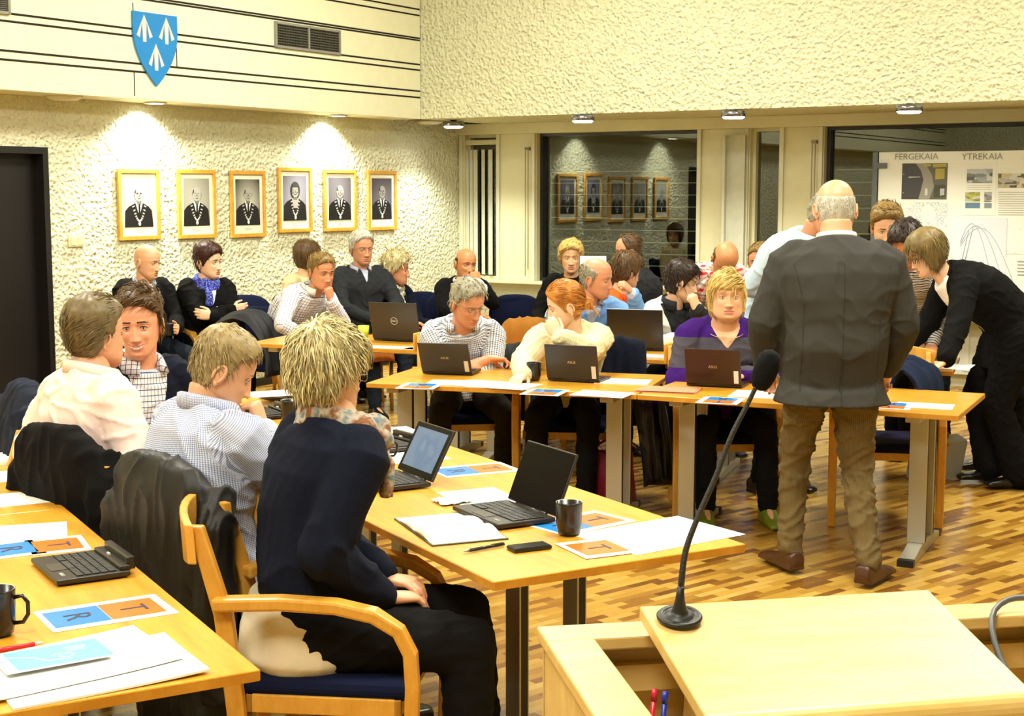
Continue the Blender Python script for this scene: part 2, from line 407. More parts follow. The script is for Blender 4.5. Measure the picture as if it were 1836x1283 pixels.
# ---- shield
p = on_plane_x(277, 90, BX)
def arrow(mb, cx, cz, w_, h_, z0, z1, M):
    top = cz+h_/2
    mb.prism([(cx-.10*w_, cz-h_/2), (cx+.10*w_, cz-h_/2), (cx+.14*w_, top-.25*h_), (cx, top), (cx-.14*w_, top-.25*h_)], z0, z1, M)
    for sgn in (-1, 1):
        P_ = [(cx, top), (cx+sgn*.5*w_, cz-.28*h_), (cx+sgn*.30*w_, cz-.36*h_), (cx+sgn*.155*w_, cz+.16*h_)]
        mb.prism(P_ if sgn > 0 else P_[::-1], z0, z1, M)
SW = abs(on_plane_x(237, 60, BX).y-on_plane_x(316, 60, BX).y); SH = on_plane_x(277, 28, BX).z-on_plane_x(277, 158, BX).z
sh = thing('coat_of_arms', 'blue shield with three pale arrowheads hanging on the upper panelling', 'shield', ROOM @ V((BX+.004, p.y, p.z)), ROOT_ROT)
Ms = Matrix(((0, 0, 1, 0), (1, 0, 0, 0), (0, 1, 0, 0), (0, 0, 0, 1)))
poly = [(-SW/2, SH/2), ]
for t in np.linspace(0, 1, 14): poly.append((-SW/2*(1-t**2.2)*(1.0), SH/2-SH*(.02+.98*(t**.72))))
poly = [(-SW/2, SH/2)]+[(-SW/2*(1-max(0, (t-.25)/.75)**2.0), SH/2-SH*t) for t in np.linspace(.05, 1, 18)]
poly = poly+[(-x, y) for x, y in poly[-2::-1]]
m = MB(); m.prism(poly, 0, .015, Ms); obj('shield_panel', m, mat('shield_blue', '#1a80c8', .35), sh)
for cx, cz in ((-.26*SW, .28*SH), (.24*SW, .28*SH), (-.01*SW, -.10*SH)):
    m = MB(); arrow(m, cx, cz, .36*SW, .37*SH, .015, .019, Ms); obj('arrowhead', m, mat('shield_silver', '#d3d6d8', .3, .2), sh)
# ---- portraits
m_pf = wood('portrait_frame_oak', '#c98f2c', '#e0ac48', .35, (8, 8, 8))
m_mat = mat('passepartout', '#e9e6cf', .8)
grey = [mat('photo_grey_%d' % k, c, .5) for k, c in enumerate(('#c9c8b6', '#0e0e10', '#a19e96', '#e6e5de', '#3a393b', '#6d6b66', '#a9a79e'))]
def photobg(name, c1, c2):
    s = NT(name); sp = s.n('ShaderNodeSeparateXYZ'); s.l(s.coord('Generated'), sp.inputs[0])
    dx = s.math('SUBTRACT', sp.outputs[1], .5); dz = s.math('SUBTRACT', sp.outputs[2], .45)
    r = s.math('SQRT', s.math('ADD', s.math('MULTIPLY', dx, dx), s.math('MULTIPLY', dz, dz)))
    s.l(s.ramp(r, [(.15, lin(c1)), (.72, lin(c2))]), s.b.inputs['Base Color']); s.b.inputs['Roughness'].default_value = .5; return s.m
PX = [(210, 288, 303, 430), (317, 388, 304, 427), (412, 477, 306, 425), (498, 560, 300, 416), (580, 639, 304, 414), (659, 711, 306, 412)]
BG = [('#c4c2ae', '#9a9886'), ('#a9a79a', '#8a8778'), ('#c3c1ae', '#25262a'), ('#9a97a4', '#5d5a66'), ('#77727a', '#4f4a50'), ('#6e6870', '#4b464e')]
LB = ['a balding man in dark-rimmed glasses, frame nearest the door', 'a bald man, second frame from the door', 'a bald man against a dark-cornered backdrop, third from the door', 'a woman with bobbed hair', 'a grey-haired man, second frame from the windows', 'a man in dark glasses, frame nearest the windows']
for i, (xa, xb, ya, yb) in enumerate(PX):
    a = on_plane_x(xa, ya, .02); b_ = on_plane_x(xb, yb, .02)
    Wd = abs(b_.y-a.y); Hh = a.z-b_.z+.02*i*0
    a2 = on_plane_x((xa+xb)/2, ya, .02); b2 = on_plane_x((xa+xb)/2, yb, .02); Hh = a2.z-b2.z
    t = thing('framed_portrait', 'oak-framed portrait of '+LB[i], 'portrait', ROOM @ V((.006, (a.y+b_.y)/2, (a2.z+b2.z)/2)), ROOT_ROT)
    fw = .033
    m = MB(); m.box((.012, 0, Hh/2-fw/2), (.024, Wd, fw)); m.box((.012, 0, -Hh/2+fw/2), (.024, Wd, fw)); m.box((.012, -Wd/2+fw/2, 0), (.024, fw, Hh-2*fw)); m.box((.012, Wd/2-fw/2, 0), (.024, fw, Hh-2*fw))
    obj('frame', m, m_pf, t, None, .003)
    m = MB(); m.box((.006, 0, 0), (.006, Wd-2*fw, Hh-2*fw)); obj('mount', m, m_mat, t)
    w2, h2 = (Wd-2*fw)*.80, (Hh-2*fw)*.78; zc = (Hh-2*fw)*.03
    m = MB(); m.box((.0105, 0, zc), (.003, w2, h2)); pb = obj('photograph', m, photobg('photo_backdrop_%d' % i, *BG[i]), t)
    m = MB(); zb = zc-h2/2; hd = zc+h2*.17; woman = i == 3
    def pr(poly, x0, mi): m.prism(poly, x0, x0+.0006, Ms, mi)
    def el(cx, cz, rx, rz, n=20): return [(cx+rx*math.cos(2*math.pi*k/n), cz+rz*math.sin(2*math.pi*k/n)) for k in range(n)]
    s_ = w2*1.12
    pr([(-.46*s_, zb), (.44*s_, zb), (.40*s_, zb+.34*h2), (.30*s_, zb+.42*h2), (.1*s_, zb+.50*h2), (-.1*s_, zb+.50*h2), (-.33*s_, zb+.42*h2), (-.44*s_, zb+.33*h2)], .0122, 1)
    if woman:
        pr(el(0, hd, .19*s_, .20*h2), .0128, 4); pr([(-.14*s_, zb+.50*h2), (.14*s_, zb+.50*h2), (.08*s_, zb+.28*h2), (-.06*s_, zb+.28*h2)], .0128, 2)
    else:
        pr([(-.12*s_, zb+.51*h2), (.12*s_, zb+.51*h2), (0, zb+.22*h2)], .0128, 3); pr([(-.025*s_, zb+.47*h2), (.035*s_, zb+.47*h2), (.03*s_, zb+.25*h2), (0, zb+.22*h2), (-.03*s_, zb+.25*h2)], .0134, 1)
    pr([(-.07*s_, hd-.2*h2), (.07*s_, hd-.2*h2), (.07*s_, hd), (-.07*s_, hd)], .0136, 5)
    pr(el(0, hd, .145*s_, .15*h2), .0142, 6 if i < 3 else 2)
    if not woman:
        pr(el(-.14*s_, hd-.0*h2, .022*s_, .035*h2, 10), .0140, 5); pr(el(.14*s_, hd, .022*s_, .035*h2, 10), .0140, 5)
        pr([(-.145*s_, hd+.02*h2), (-.10*s_, hd+.02*h2), (-.09*s_, hd+.11*h2), (-.13*s_, hd+.08*h2)], .0148, 4)
    else: pr([(-.15*s_, hd), (-.12*s_, hd-.1*h2), (-.1*s_, hd+.07*h2), (.1*s_, hd+.07*h2), (.13*s_, hd-.1*h2), (.15*s_, hd), (.1*s_, hd+.16*h2), (-.1*s_, hd+.16*h2)], .0148, 4)
    for sx in (-1, 1):
        pr(el(sx*.055*s_, hd+.02*h2, .032*s_ if i in (0, 5) else .02*s_, .016*h2 if i in (0, 5) else .008*h2, 12), .0150, 1 if i in (0, 5) else 4)
        pr(el(sx*.07*s_, hd-.05*h2, .03*s_, .03*h2, 10), .0146, 2 if i < 3 else 5)
    pr([(-.012*s_, hd+.01*h2), (.012*s_, hd+.01*h2), (.03*s_, hd-.045*h2), (-.02*s_, hd-.045*h2)], .0150, 5)
    pr(el(0, hd-.085*h2, .045*s_, .008*h2, 12), .0152, 4)
    for k in range(15):                                      # chain of office
        u = -1+2*k/14; cx = .2*s_*u*(1 if not woman else .8); cz = zb+h2*(.12+.30*u*u)
        pr(el(cx, cz, .026*s_, .018*h2, 8), .0136, 2); pr(el(cx*.82, cz+.01*h2, .016*s_, .012*h2, 8), .0138, 3)
    pr(el(0, zb+.07*h2, .04*s_, .045*h2, 12), .0138, 3)
    obj('sitter', m, grey, pb)
    m = MB()
    for k in range(2): m.box((.0095, 0, zb-.028-.013*k), (.001, .10-.03*k, .004))
    obj('caption', m, mat('caption_grey', '#9aa5b0', .8), t)
# light switch
p = on_plane_x(136, 432, 0); m = MB(); m.box((.006, 0, 0), (.012, .16, .085)); 
sw = thing('light_switch', 'white light switch plate on the rough wall between door and portraits', 'switch', ROOM @ V((.003, p.y, p.z)), ROOT_ROT)
obj('plate', m, mat('switch_white', '#ded9ae', .4), sw, None, .003)
for k in (-1, 1): m = MB(); m.box((.014, k*.035, 0), (.006, .05, .06)); obj('rocker', m, mat('switch_white', '#ded9ae', .4), sw, None, .002)
# ---- lamps
m_emit = NT('lamp_glow'); m_emit.b.inputs['Emission Color'].default_value = (1, 1, .96, 1); m_emit.b.inputs['Emission Strength'].default_value = 14; m_emit = m_emit.m
m_chrome = mat('brushed_chrome', '#8d9096', .22, .9)
lamp0 = None
LL = ['in the room corner beside the portraits', 'over the left part of the wide slatted window', 'over the pier left of the grey-suited man', 'above the poster board']
LAMPS = []
for i, (px, py) in enumerate(((813, 227), (1045, 217), (1315, 210), (1630, 200))):
    d_ = ray(px, py); tt = (2.355-CAM_H)/d_.z; q = V((d_.x*tt, d_.y*tt, 2.355)); LAMPS.append(q)
    if i == 0:
        lamp0 = thing('ceiling_spotlight', 'x', 'lamp', (q.x, q.y, ZB), ROOT_ROT, None)
        m = MB(); m.lathe([(.03, 0), (.03, -.012), (.105, -.014), (.105, -.062), (.098, -.064), (.098, -.058), (.0, -.058)], 28); obj('housing', m, m_chrome, lamp0)
        m = MB(); m.lathe([(.0, -.058), (.094, -.058), (.094, -.068), (.080, -.078), (.0, -.08)], 28, caps=False); obj('diffuser', m, m_emit, lamp0)
        m = MB(); m.tube([(.105, 0, -.02), (.112, 0, -.03)], .006, 8); obj('screw', m, mat('steel', '#b8b8b4', .3, 1), lamp0)
        o = lamp0
    else: o = dup(lamp0, (q.x, q.y, ZB), ROOT_ROT)
    o['label'] = 'round chrome spotlight under the soffit '+LL[i]
SPOTS = []
for i, (px, py) in enumerate(((285, 183), (605, 206))):
    d_ = ray(px, py); tt = (ZB-CAM_H)/d_.z; q = V((d_.x*tt, d_.y*tt, ZB))
    rq = q-C0; q = ROOM @ V((.19, rq.dot(E1), ZB)); SPOTS.append(q)
    o = thing('recessed_spotlight', 'recessed round spotlight under the panelling, washing the wall above the '+['first two portraits', 'fourth and fifth portraits'][i], 'lamp', (q.x, q.y, ZB), ROOT_ROT)
    m = MB(); m.lathe([(.0, -.002), (.075, -.002), (.09, -.004), (.09, -.012), (.07, -.012), (.0, -.010)], 24, caps=False); obj('rim', m, mat('lamp_rim', '#e5e2c8', .4), o)
    m = MB(); m.lathe([(.0, -.013), (.06, -.013)], 20, caps=False); obj('diffuser', m, m_emit, o)
for i, (px, py) in enumerate(((715, 219), (140, 171))):
    d_ = ray(px, py); tt = (ZB-CAM_H)/d_.z; q = V((d_.x*tt, d_.y*tt, ZB)); rq = q-C0; q = ROOM @ V((.18, rq.dot(E1), ZB))
    m = MB(); m.lathe([(.0, -.035), (.09, -.03), (.13, -.012), (.135, 0)], 26, caps=True); o = obj('ceiling_sensor', m, mat('sensor_white', '#dcd8bb', .5), None, Matrix.Translation(q))
    tag(o, ['flat white round fitting under the panelling near the room corner', 'flat white round fitting under the panelling above the door side'][i], 'ceiling fitting')
# lights: what the lamps give
def light(kind, loc, energy, color=(1, 1, 1), size=.1, aim=None, spot=None, blend=.5, sy=None):
    d_ = bpy.data.lights.new(kind.lower()+'_light', kind); d_.energy = energy; d_.color = color
    if kind == 'AREA':
        d_.size = size
        if sy: d_.shape = 'RECTANGLE'; d_.size_y = sy
    else: d_.shadow_soft_size = size
    if kind == 'SPOT': d_.spot_size = R(spot); d_.spot_blend = blend
    o = bpy.data.objects.new(kind.lower()+'_light', d_); col.objects.link(o); o.location = loc
    if aim is not None: o.rotation_euler = (V(aim)-V(loc)).to_track_quat('-Z', 'Y').to_euler()
    return o
for q in SPOTS:
    loc = q+V((0, 0, -.04)); w_ = ROOM.to_3x3() @ V((-.19, 0, -.62))
    light('SPOT', loc, 165, (1, .98, .80), .04, loc+w_, 125, .9)
for i, q in enumerate(LAMPS):
    loc = V((q.x, q.y, 2.30)); light('SPOT', loc, 34 if i else 80, (.93, 1, .92), .07, loc+V((0, 0, -1)), 120, .7)
# hall luminaires high on the ceiling (above the picture)
for a_, b_ in ((3.2, -4.2), (7.6, -4.2), (3.2, -8.5), (7.6, -8.5), (3.2, -13), (7.6, -13)):
    q = ROOM @ V((a_, b_, HC-.09)); m = MB(); m.box((0, 0, .045), (.34, 1.5, .08))
    t = thing('ceiling_luminaire', 'long fluorescent ceiling luminaire', 'lamp', q, ROOT_ROT, 'ceiling luminaires above the hall'); obj('housing', m, m_ceil, t)
    m = MB(); m.box((0, 0, .0), (.30, 1.46, .01)); obj('diffuser', m, NT('tube_glow').m if False else m_emit, t)
    light('AREA', q+V((0, 0, -.03)), 150, (1, .985, .83), 1.2, q+V((0, 0, -1)), sy=1.6)
w_ = bpy.data.worlds.new('night'); scene.world = w_; w_.use_nodes = True
w_.node_tree.nodes['Background'].inputs[0].default_value = (.012, .014, .016, 1); w_.node_tree.nodes['Background'].inputs[1].default_value = .6
scene.cycles.max_bounces = 7; scene.cycles.diffuse_bounces = 3; scene.cycles.glossy_bounces = 3; scene.cycles.transmission_bounces = 4; scene.cycles.caustics_reflective = False; scene.cycles.caustics_refractive = False
scene.view_settings.view_transform = 'Standard'; scene.view_settings.look = 'None'; scene.view_settings.gamma = 1.0; scene.view_settings.exposure = 0.42
# ---------------------------------------------------------------- furniture
m_oak = wood('yellow_oak_laminate', '#c98a1c', '#dfa534', .3, (2.5, 22, 8), .25)
m_edge = wood('oak_edge', '#b87a1c', '#cf9530', .4, (6, 6, 6))
m_birch = wood('birch_chair', '#cf9130', '#e3ab48', .35, (10, 10, 4), .2)
m_lect = wood('pale_birch', '#d0ab5e', '#e2c27e', .4, (2.2, 12, 6), .1)
m_alu = mat('brushed_aluminium', '#b9b6a8', .35, .55)
m_black = mat('black_plastic', '#101010', .45)
m_seat = cloth('navy_upholstery', '#0e1430', bump=.1)
TT = .73
def table(pA, pB, depth, label, legs=(.14, .14), group=None, label_h=TT, name='conference_table'):
    """pA, pB: ends of the edge we see; the top runs back from it"""
    a = V((pA.x, pA.y, 0)); b_ = V((pB.x, pB.y, 0)); d = b_-a; L = d.length; rz = math.atan2(d.y, d.x)
    t = thing(name, label, 'table', a, rz, group)
    m = MB(); m.box((L/2, depth/2, TT-.0125), (L, depth, .025)); tp = obj('tabletop', m, m_oak, t, None, .002)
    m = MB(); m.box((L/2, -.0005, TT-.0125), (L-.004, .002, .021)); m.box((L/2, depth+.0005, TT-.0125), (L-.004, .002, .021))
    m.box((-.0005, depth/2, TT-.0125), (.002, depth-.004, .021)); m.box((L+.0005, depth/2, TT-.0125), (.002, depth-.004, .021)); obj('edge_band', m, m_edge, tp)
    for x in (legs[0], L-legs[1]):
        m = MB()
        for yy in (depth/2-.10, depth/2+.10): m.box((x, yy, (TT-.03)/2+.03), (.085, .034, TT-.09))
        m.box((x, depth/2, TT-.045), (.07, depth*.72, .04))
        lg = obj('leg', m, m_alu, t, None, .004)
        m = MB(); m.prism([(-depth*.42, .0), (depth*.42, 0), (depth*.42, .03), (.15, .06), (-.15, .06), (-depth*.42, .03)], -.035, .035, T3(x, depth/2, 0) @ Matrix(((0, 0, 1, 0), (1, 0, 0, 0), (0, 1, 0, 0), (0, 0, 0, 1))))
        f = obj('foot', m, m_alu, t, None, .004); 
        for yy in (depth*.08-.012, depth*.92+.012):
            m = MB(); m.box((x, yy, .016), (.075, .04, .032)); c = obj('foot_cap', m, m_black); c.parent = f
        m = MB()
        for yy in (depth/2-.10, depth/2+.10): m.box((x, yy, (TT-.03)/2+.03), (.088, .022, TT-.10))
        i_ = obj('dark_channel', m, m_black); i_.parent = lg
    m = MB(); m.box((L/2, depth/2, TT-.06), (L-legs[0]-legs[1], .05, .03)); obj('crossbar', m, m_alu, t)
    return t
cA, cB = G(885, 1043, TT), G(1298, 962, TT)           # near end of the C row
cdir = (G(830, 816, TT)-cB); cdir = V((-.494, .869, 0)).normalized()
csd = V((cdir.y, -cdir.x, 0))                          # to the right
CW = (cB-cA).dot(csd)
cR = cA+csd*CW
def tb(p, q, depth, *a, **k): return table(p, q, depth, *a, **k)
# for C and D rows the long right side is local x axis reversed: run from far to near along the left side so depth goes right->... 
def row_table(near_left, length, width, label, **k):
    far = near_left+cdir*length                       # x axis from far... depth must lie on the right: start near, going far puts depth on the left
    nr = near_left+csd*width
    return table(far+csd*0, near_left, width, label, **k)  # x: far->near, y: to the right... 
C1 = row_table(cA, 1.8, CW, 'oak-topped table in the foreground middle, near end bare, with black phone and open notebook', legs=(.14, .42))
C2 = row_table(cA+cdir*1.803, 1.75, CW, 'oak-topped table carrying on behind the foreground table, beside the man in the striped shirt')
dA = G(466, 1200, TT)
D1 = row_table(dA-csd*.9, 1.8, .9, 'oak-topped table in the lower left corner with blue-orange letter cards', legs=(.14, .22))
D2 = row_table(dA-csd*.9+cdir*1.803, 1.7, .9, 'oak-topped table at the left picture edge, beyond the letter cards')
aL, aR, bR = G(657, 686, TT), G(1141, 707, TT), G(1718, 745, TT)
A_ = table(aL, aR, .8, 'oak-topped front table where the man in the checked shirt and the red-haired woman sit', legs=(.10, .18))
B_ = table(aR+V((.005, -.0, 0)), bR, .8, 'oak-topped front table between the purple sweater and the grey-suited man', legs=(.16, .22))
# back row
e0, e3 = G(440, 615, TT), G(1709, 666, TT)
ed = (e3-e0)/3.0
for k, (lb) in enumerate(('oak-topped back-row table holding the large grey laptop', 'oak-topped back-row table behind the red-haired woman', 'oak-topped back-row table where the black-blazered woman leans')):
    table(e0+ed*k+ed*.001, e0+ed*(k+1)-ed*.001, .8, lb)
f0 = G(1806, 640, TT); table(f0, f0+ed*1.0, .8, 'oak-topped back table cut by the right picture edge', legs=(.03, .14))
# ---- wooden armchair (local: seat centre at origin, faces +y)
def armchair(loc, rz, label, proto=None):
    if proto: return dup(proto, loc, rz, label)
    t = thing('wooden_armchair', label, 'chair', loc, rz)
    W2 = .27
    m = MB(); m.box((0, .0, .415), (.46, .46, .05)); obj('seat', m, m_seat, t, None, .02)
    m = MB(); m.box((0, .20, .375), (.47, .02, .05)); m.box((0, -.2, .375), (.47, .02, .05)); m.box((.225, 0, .375), (.02, .42, .05)); m.box((-.225, 0, .375), (.02, .42, .05)); obj('seat_rail', m, m_birch, t, None, .003)
    for s in (-1, 1):
        m = MB(); rings = []
        for y, z, w_, h_ in ((-.20, 0, .03, .045), (-.235, .40, .03, .05), (-.26, .62, .03, .05), (-.33, .86, .028, .04)):
            x = s*(W2-.02); rings.append([(x-w_/2, y-h_/2, z), (x+w_/2, y-h_/2, z), (x+w_/2, y+h_/2, z), (x-w_/2, y+h_/2, z)])
        m.loft(rings, sm=False); obj('leg', m, m_birch, t, None, .005)
        m = MB(); path = [(-.28, .655), (-.1, .665), (.05, .66), (.15, .64), (.215, .60), (.245, .54), (.25, .45), (.235, 0)]
        rings = []
        for k, (y, z) in enumerate(path):
            p0 = path[max(k-1, 0)]; p1 = path[min(k+1, len(path)-1)]; ty, tz = p1[0]-p0[0], p1[1]-p0[1]; l_ = math.hypot(ty, tz); ny, nz = -tz/l_, ty/l_
            h_ = .036; w_ = .055 if k < 4 else (.045 if k < 7 else .04); x = s*(W2+.0)
            rings.append([(x-w_/2, y-ny*h_/2, z-nz*h_/2), (x+w_/2, y-ny*h_/2, z-nz*h_/2), (x+w_/2, y+ny*h_/2, z+nz*h_/2), (x-w_/2, y+ny*h_/2, z+nz*h_/2)])
        m.loft(rings, sm=False); obj('armrest', m, m_birch, t, None, .008)
    m = MB(); rings = []
    for k in range(13):
        u = -1+2*k/12; x = u*.285; y = -.33-.085*(1-u*u); hh = .075+.05*(1-u*u)
        z = .80
        rings.append([(x, y-.012, z-hh/2-.0), (x, y+.012, z-hh/2+.0), (x, y+.004, z+hh/2+.03), (x, y-.02, z+hh/2+.03)])
    m.loft(rings, sm=False); obj('back_rail', m, m_birch, t, None, .004)
    return t
# ---- upholstered round-backed chair
def padchair(loc, rz, label, proto=None):
    if proto: return dup(proto, loc, rz, label)
    t = thing('upholstered_chair', label, 'chair', loc, rz)
    m = MB(); m.box((0, 0, .43), (.48, .47, .07)); obj('seat', m, m_seat, t, None, .025)
    m = MB(); pts = [(.235*math.copysign(abs(math.cos(a))**.7, math.cos(a)), .62+.22*math.copysign(abs(math.sin(a))**.75, math.sin(a))) for a in np.linspace(0, 2*math.pi, 28, endpoint=False)]
    rings = []
    for yy, sc_ in ((-.27, .9), (-.255, 1.0), (-.225, 1.0), (-.21, .9)):
        rings.append([(x*sc_, yy-.10*(z-.62)-.05*(0)-.12*(.0)+(-.9*(1-(x/.24)**2)*.05), .64+(z-.62)*sc_) for x, z in pts])
    m.loft(rings); obj('backrest', m, m_seat, t)
    for s in (-1, 1):
        for y0, y1 in ((.20, .24), (-.20, -.25)):
            m = MB(); m.tube([(s*.2, y0, .40), (s*.24, y1, 0)], .014, 10); obj('leg', m, m_birch, t)
    return t
def ground(p): return V((p.x, p.y, 0))
def smooth(P, n=4):
    P = [V(p) for p in P]; out = []
    for i in range(len(P)-1):
        p0, p1, p2, p3 = P[max(i-1, 0)], P[i], P[i+1], P[min(i+2, len(P)-1)]
        for k in range(n):
            t = k/n; out.append(.5*((2*p1)+(p2-p0)*t+(2*p0-5*p1+4*p2-p3)*t*t+(3*p1-p0-3*p2+p3)*t**3))
    return out+[P[-1]]
# ---------------------------------------------------------------- things on the tables
m_paper = mat('white_paper', '#f4f3ee', .7, var=.02)
m_lap = mat('laptop_graphite', '#2c2723', .35, .3)
m_lapd = mat('laptop_dark', '#141312', .3)
m_key = mat('laptop_keys', '#1b1a19', .5)
m_bezel = mat('screen_black', '#030303', .25, spec=.12)
def scr_on():
    s = NT('screen_lit'); co = s.coord(); n1 = s.noise(co, 8, 2)
    c = s.ramp(n1, [(.38, lin('#9dc0e0')), (.5, lin('#7fb0dc')), (.56, lin('#a9c9e6')), (.66, lin('#5b93cc'))])
    s.l(c, s.b.inputs['Emission Color']); s.b.inputs['Emission Strength'].default_value = .35; s.b.inputs['Base Color'].default_value = (.01, .01, .012, 1); s.b.inputs['Roughness'].default_value = .3; return s.m
m_scr = scr_on()
m_sticker = mat('silver_sticker', '#c9c7bd', .5)
m_goldlogo = mat('logo_metal', '#b5a98a', .3, .6)
def tv(x, y, z=0): return V((x, y, z))
def laptop(loc, rz, label, open_deg=110, w=.30, d=.21, kind='asus', screen=True, lit=False, body=None, keys=True):
    """local: hinge at y=0, keyboard towards -y (user sits at -y), screen rises at y=0 facing -y"""
    body = body or m_lap
    t = thing('laptop', label, 'laptop', loc, rz)
    m = MB(); m.box((0, -d/2, .011), (w, d, .014)); b_ = obj('base', m, body, t, None, .004)
    if keys:
        m = MB()
        nr, nc = 5, 14; kw = (w-.03)/nc; kd = (d*.56)/nr
        for r_ in range(nr):
            for c in range(nc):
                if r_ == nr-1 and 3 < c < 9:
                    if c == 4: m.box((-.0, -.03-kd*(r_+.5), .0195), (kw*4.8, kd*.84, .003))
                    continue
                m.box((-w/2+.015+kw*(c+.5), -.03-kd*(r_+.5), .0195), (kw*.84, kd*.84, .003))
        obj('keyboard', m, m_key, t)
        m = MB(); m.box((0, -d*.83, .0185), (w*.28, d*.22, .0012)); obj('touchpad', m, mat('touchpad', '#3a3531', .3), t)
        if kind == 'asus':
            m = MB(); addtext(m, 'ASUS', .014, T3(w*.30, -d*.86, .0186)); obj('lettering', m, m_sticker, t)
    if screen:
        a = R(open_deg-90); hM = T3(0, .004, .018) @ Euler((-a, 0, 0)).to_matrix().to_4x4()
        sh_ = d*(1.0 if kind != 'dell' else 1.02)
        m = MB(); m.box((0, 0, sh_/2), (w, .010, sh_), hM); sc_ = obj('screen', m, body if kind != 'black' else m_lapd, t, None, .004)
        m = MB(); m.box((0, -.0058, sh_/2), (w-.008, .001, sh_-.008), hM); z = obj('bezel', m, m_bezel); z.parent = sc_
        if lit:
            m = MB(); m.box((0, -.0066, sh_/2+.002), (w-.045, .0008, sh_-.045), hM); z = obj('display', m, m_scr); z.parent = sc_
        F_ = hM @ T3(0, .0056, sh_*.5) @ Matrix(((-1, 0, 0, 0), (0, 0, 1, 0), (0, 1, 0, 0), (0, 0, 0, 1)))
        if kind == 'asus':
            m = MB(); addtext(m, 'ASUS', .020, F_, 0, .0004); z = obj('lettering', m, m_goldlogo); z.parent = sc_
            m = MB(); m.box((w*.44*-1+.008, .0058, sh_*.23), (.024, .001, sh_*.36), hM); z = obj('sticker', m, m_sticker); z.parent = sc_
        if kind == 'dell':
            m = MB(); rr = [(.0, 0), ]
            ring = [(.024*math.cos(q), .024*math.sin(q)) for q in np.linspace(0, 2*math.pi, 28, endpoint=False)]
            m.tube([F_ @ V((x, y, .0)) for x, y in ring+ring[:1]], .0016, 6); addtext(m, 'DELL', .017, F_, 0, .0004); z = obj('emblem', m, m_sticker); z.parent = sc_
        m = MB(); m.tube([(-w*.3, .0, .015), (w*.3, .0, .015)], .007, 8); obj('hinge', m, m_lapd, t)
    else:                                              # dock without its tablet: raised hinge block
        m = MB(); m.box((0, -.008, .022), (w*.9, .03, .014)); m.box((.0, .012, .030), (w*.78, .022, .034)); obj('hinge', m, m_lapd, t, None, .004)
        m = MB(); m.box((-.02, -.012, .031), (.018, .006, .006)); obj('connector', m, m_sticker, t)
    return t
def A4(loc, rz, label, size=(.21, .297), curl=0.0, n=1, th=.0008, m_=None, cat='paper', name='paper_sheet', group=None):
    w, h = size; m = MB(); nx = 6; mb = MB()
    vs = []; fs = []
    T_ = th*n
    for lay in (0, 1):
        for i in range(nx+1):
            for j in range(nx+1):
                u, v = i/nx-.5, j/nx-.5
                z = curl*((u+.5)**3*.6+(v+.5)**4*.4)*.03+lay*T_
                vs.append((u*w, v*h, z))
    K = (nx+1)**2
    for i in range(nx):
        for j in range(nx):
            a = i*(nx+1)+j; q = (a, a+nx+1, a+nx+2, a+1); fs.append(tuple(x+K for x in q)); fs.append(q[::-1])
    for i in range(nx):
        for a, b_ in ((i, i+1), (nx*(nx+1)+i, nx*(nx+1)+i+1), (i*(nx+1), (i+1)*(nx+1)), (i*(nx+1)+nx, (i+1)*(nx+1)+nx)):
            fs.append((a, b_, b_+K, a+K))
    mb.add(vs, fs, 0, False)
    o = obj(name, mb, m_ or m_paper, None, T3(loc[0], loc[1], loc[2], rz)); tag(o, label, cat, group); return o
m_cb = mat('card_blue', '#1f7fd0', .25); m_co = mat('card_orange', '#d8742c', .25); m_ink = mat('marker_ink', '#151a3a', .5)
def card(loc, rz, label, letters='RT', size=(.297, .19), flip=False):
    """laminated white card with a blue and an orange field, letters on them"""
    t = thing('letter_card', label, 'card', loc, rz)
    w, h = size; m = MB(); m.box((0, 0, .0006), (w, h, .0012)); obj('sheet', m, m_paper, t)
    if len(letters) == 2: fs = [(-w*.235, w*.44, m_cb, letters[0]), (w*.21, w*.44, m_co, letters[1])]
    else: fs = [(0, w*.8, m_co if letters == 'T' else m_cb, letters)]
    for cx, ww, mm, L_ in fs:
        m = MB(); m.box((cx, 0, .0015), (ww, h*.72, .0006)); f = obj('colour_field', m, mm, t)
        m = MB(); addtext(m, L_, h*.48, T3(cx, 0, .0022, R(-90)), 0, .0003); k = obj('letter', m, m_ink); k.parent = f
    return t
def mug(loc, rz, label, mm=None, name='mug', s=1.0, inner='#e9e2c8', handle=True):
    mm = mm or mat('black_mug', '#15151a', .25)
    t = thing(name, label, 'mug', loc, rz)
    m = MB(); m.lathe([(.026*s, .002), (.033*s, .006), (.038*s, .03*s), (.0395*s, .095*s), (.0395*s, .098*s), (.036*s, .098*s), (.034*s, .02*s), (.0, .018*s)], 28, caps=False); m.lathe([(.0, .002), (.026*s, .002)], 28, caps=False); obj('cup', m, mm, t)
    m = MB(); m.lathe([(.0, .02*s), (.0335*s, .02*s), (.0362*s, .0975*s), (.0385*s, .0985*s)], 28, caps=False); obj('lining', m, mat('mug_lining', inner, .3), t)
    if handle:
        m = MB(); m.tube([(.037*s, 0, .08*s), (.055*s, 0, .084*s), (.066*s, 0, .07*s), (.066*s, 0, .045*s), (.055*s, 0, .028*s), (.036*s, 0, .026*s)], .0045*s, 8); obj('handle', m, mm, t)
    return t
AX = math.atan2(csd.y, csd.x)          # heading of the C/D short side
RW = math.atan2(ed.y, ed.x)            # heading of the front rows
def g(px, py, dz=0): p = G(px, py, TT+.0005); p.z += dz; return p
def stk(p, k=1): return V((p.x, p.y, p.z+.0012*k))
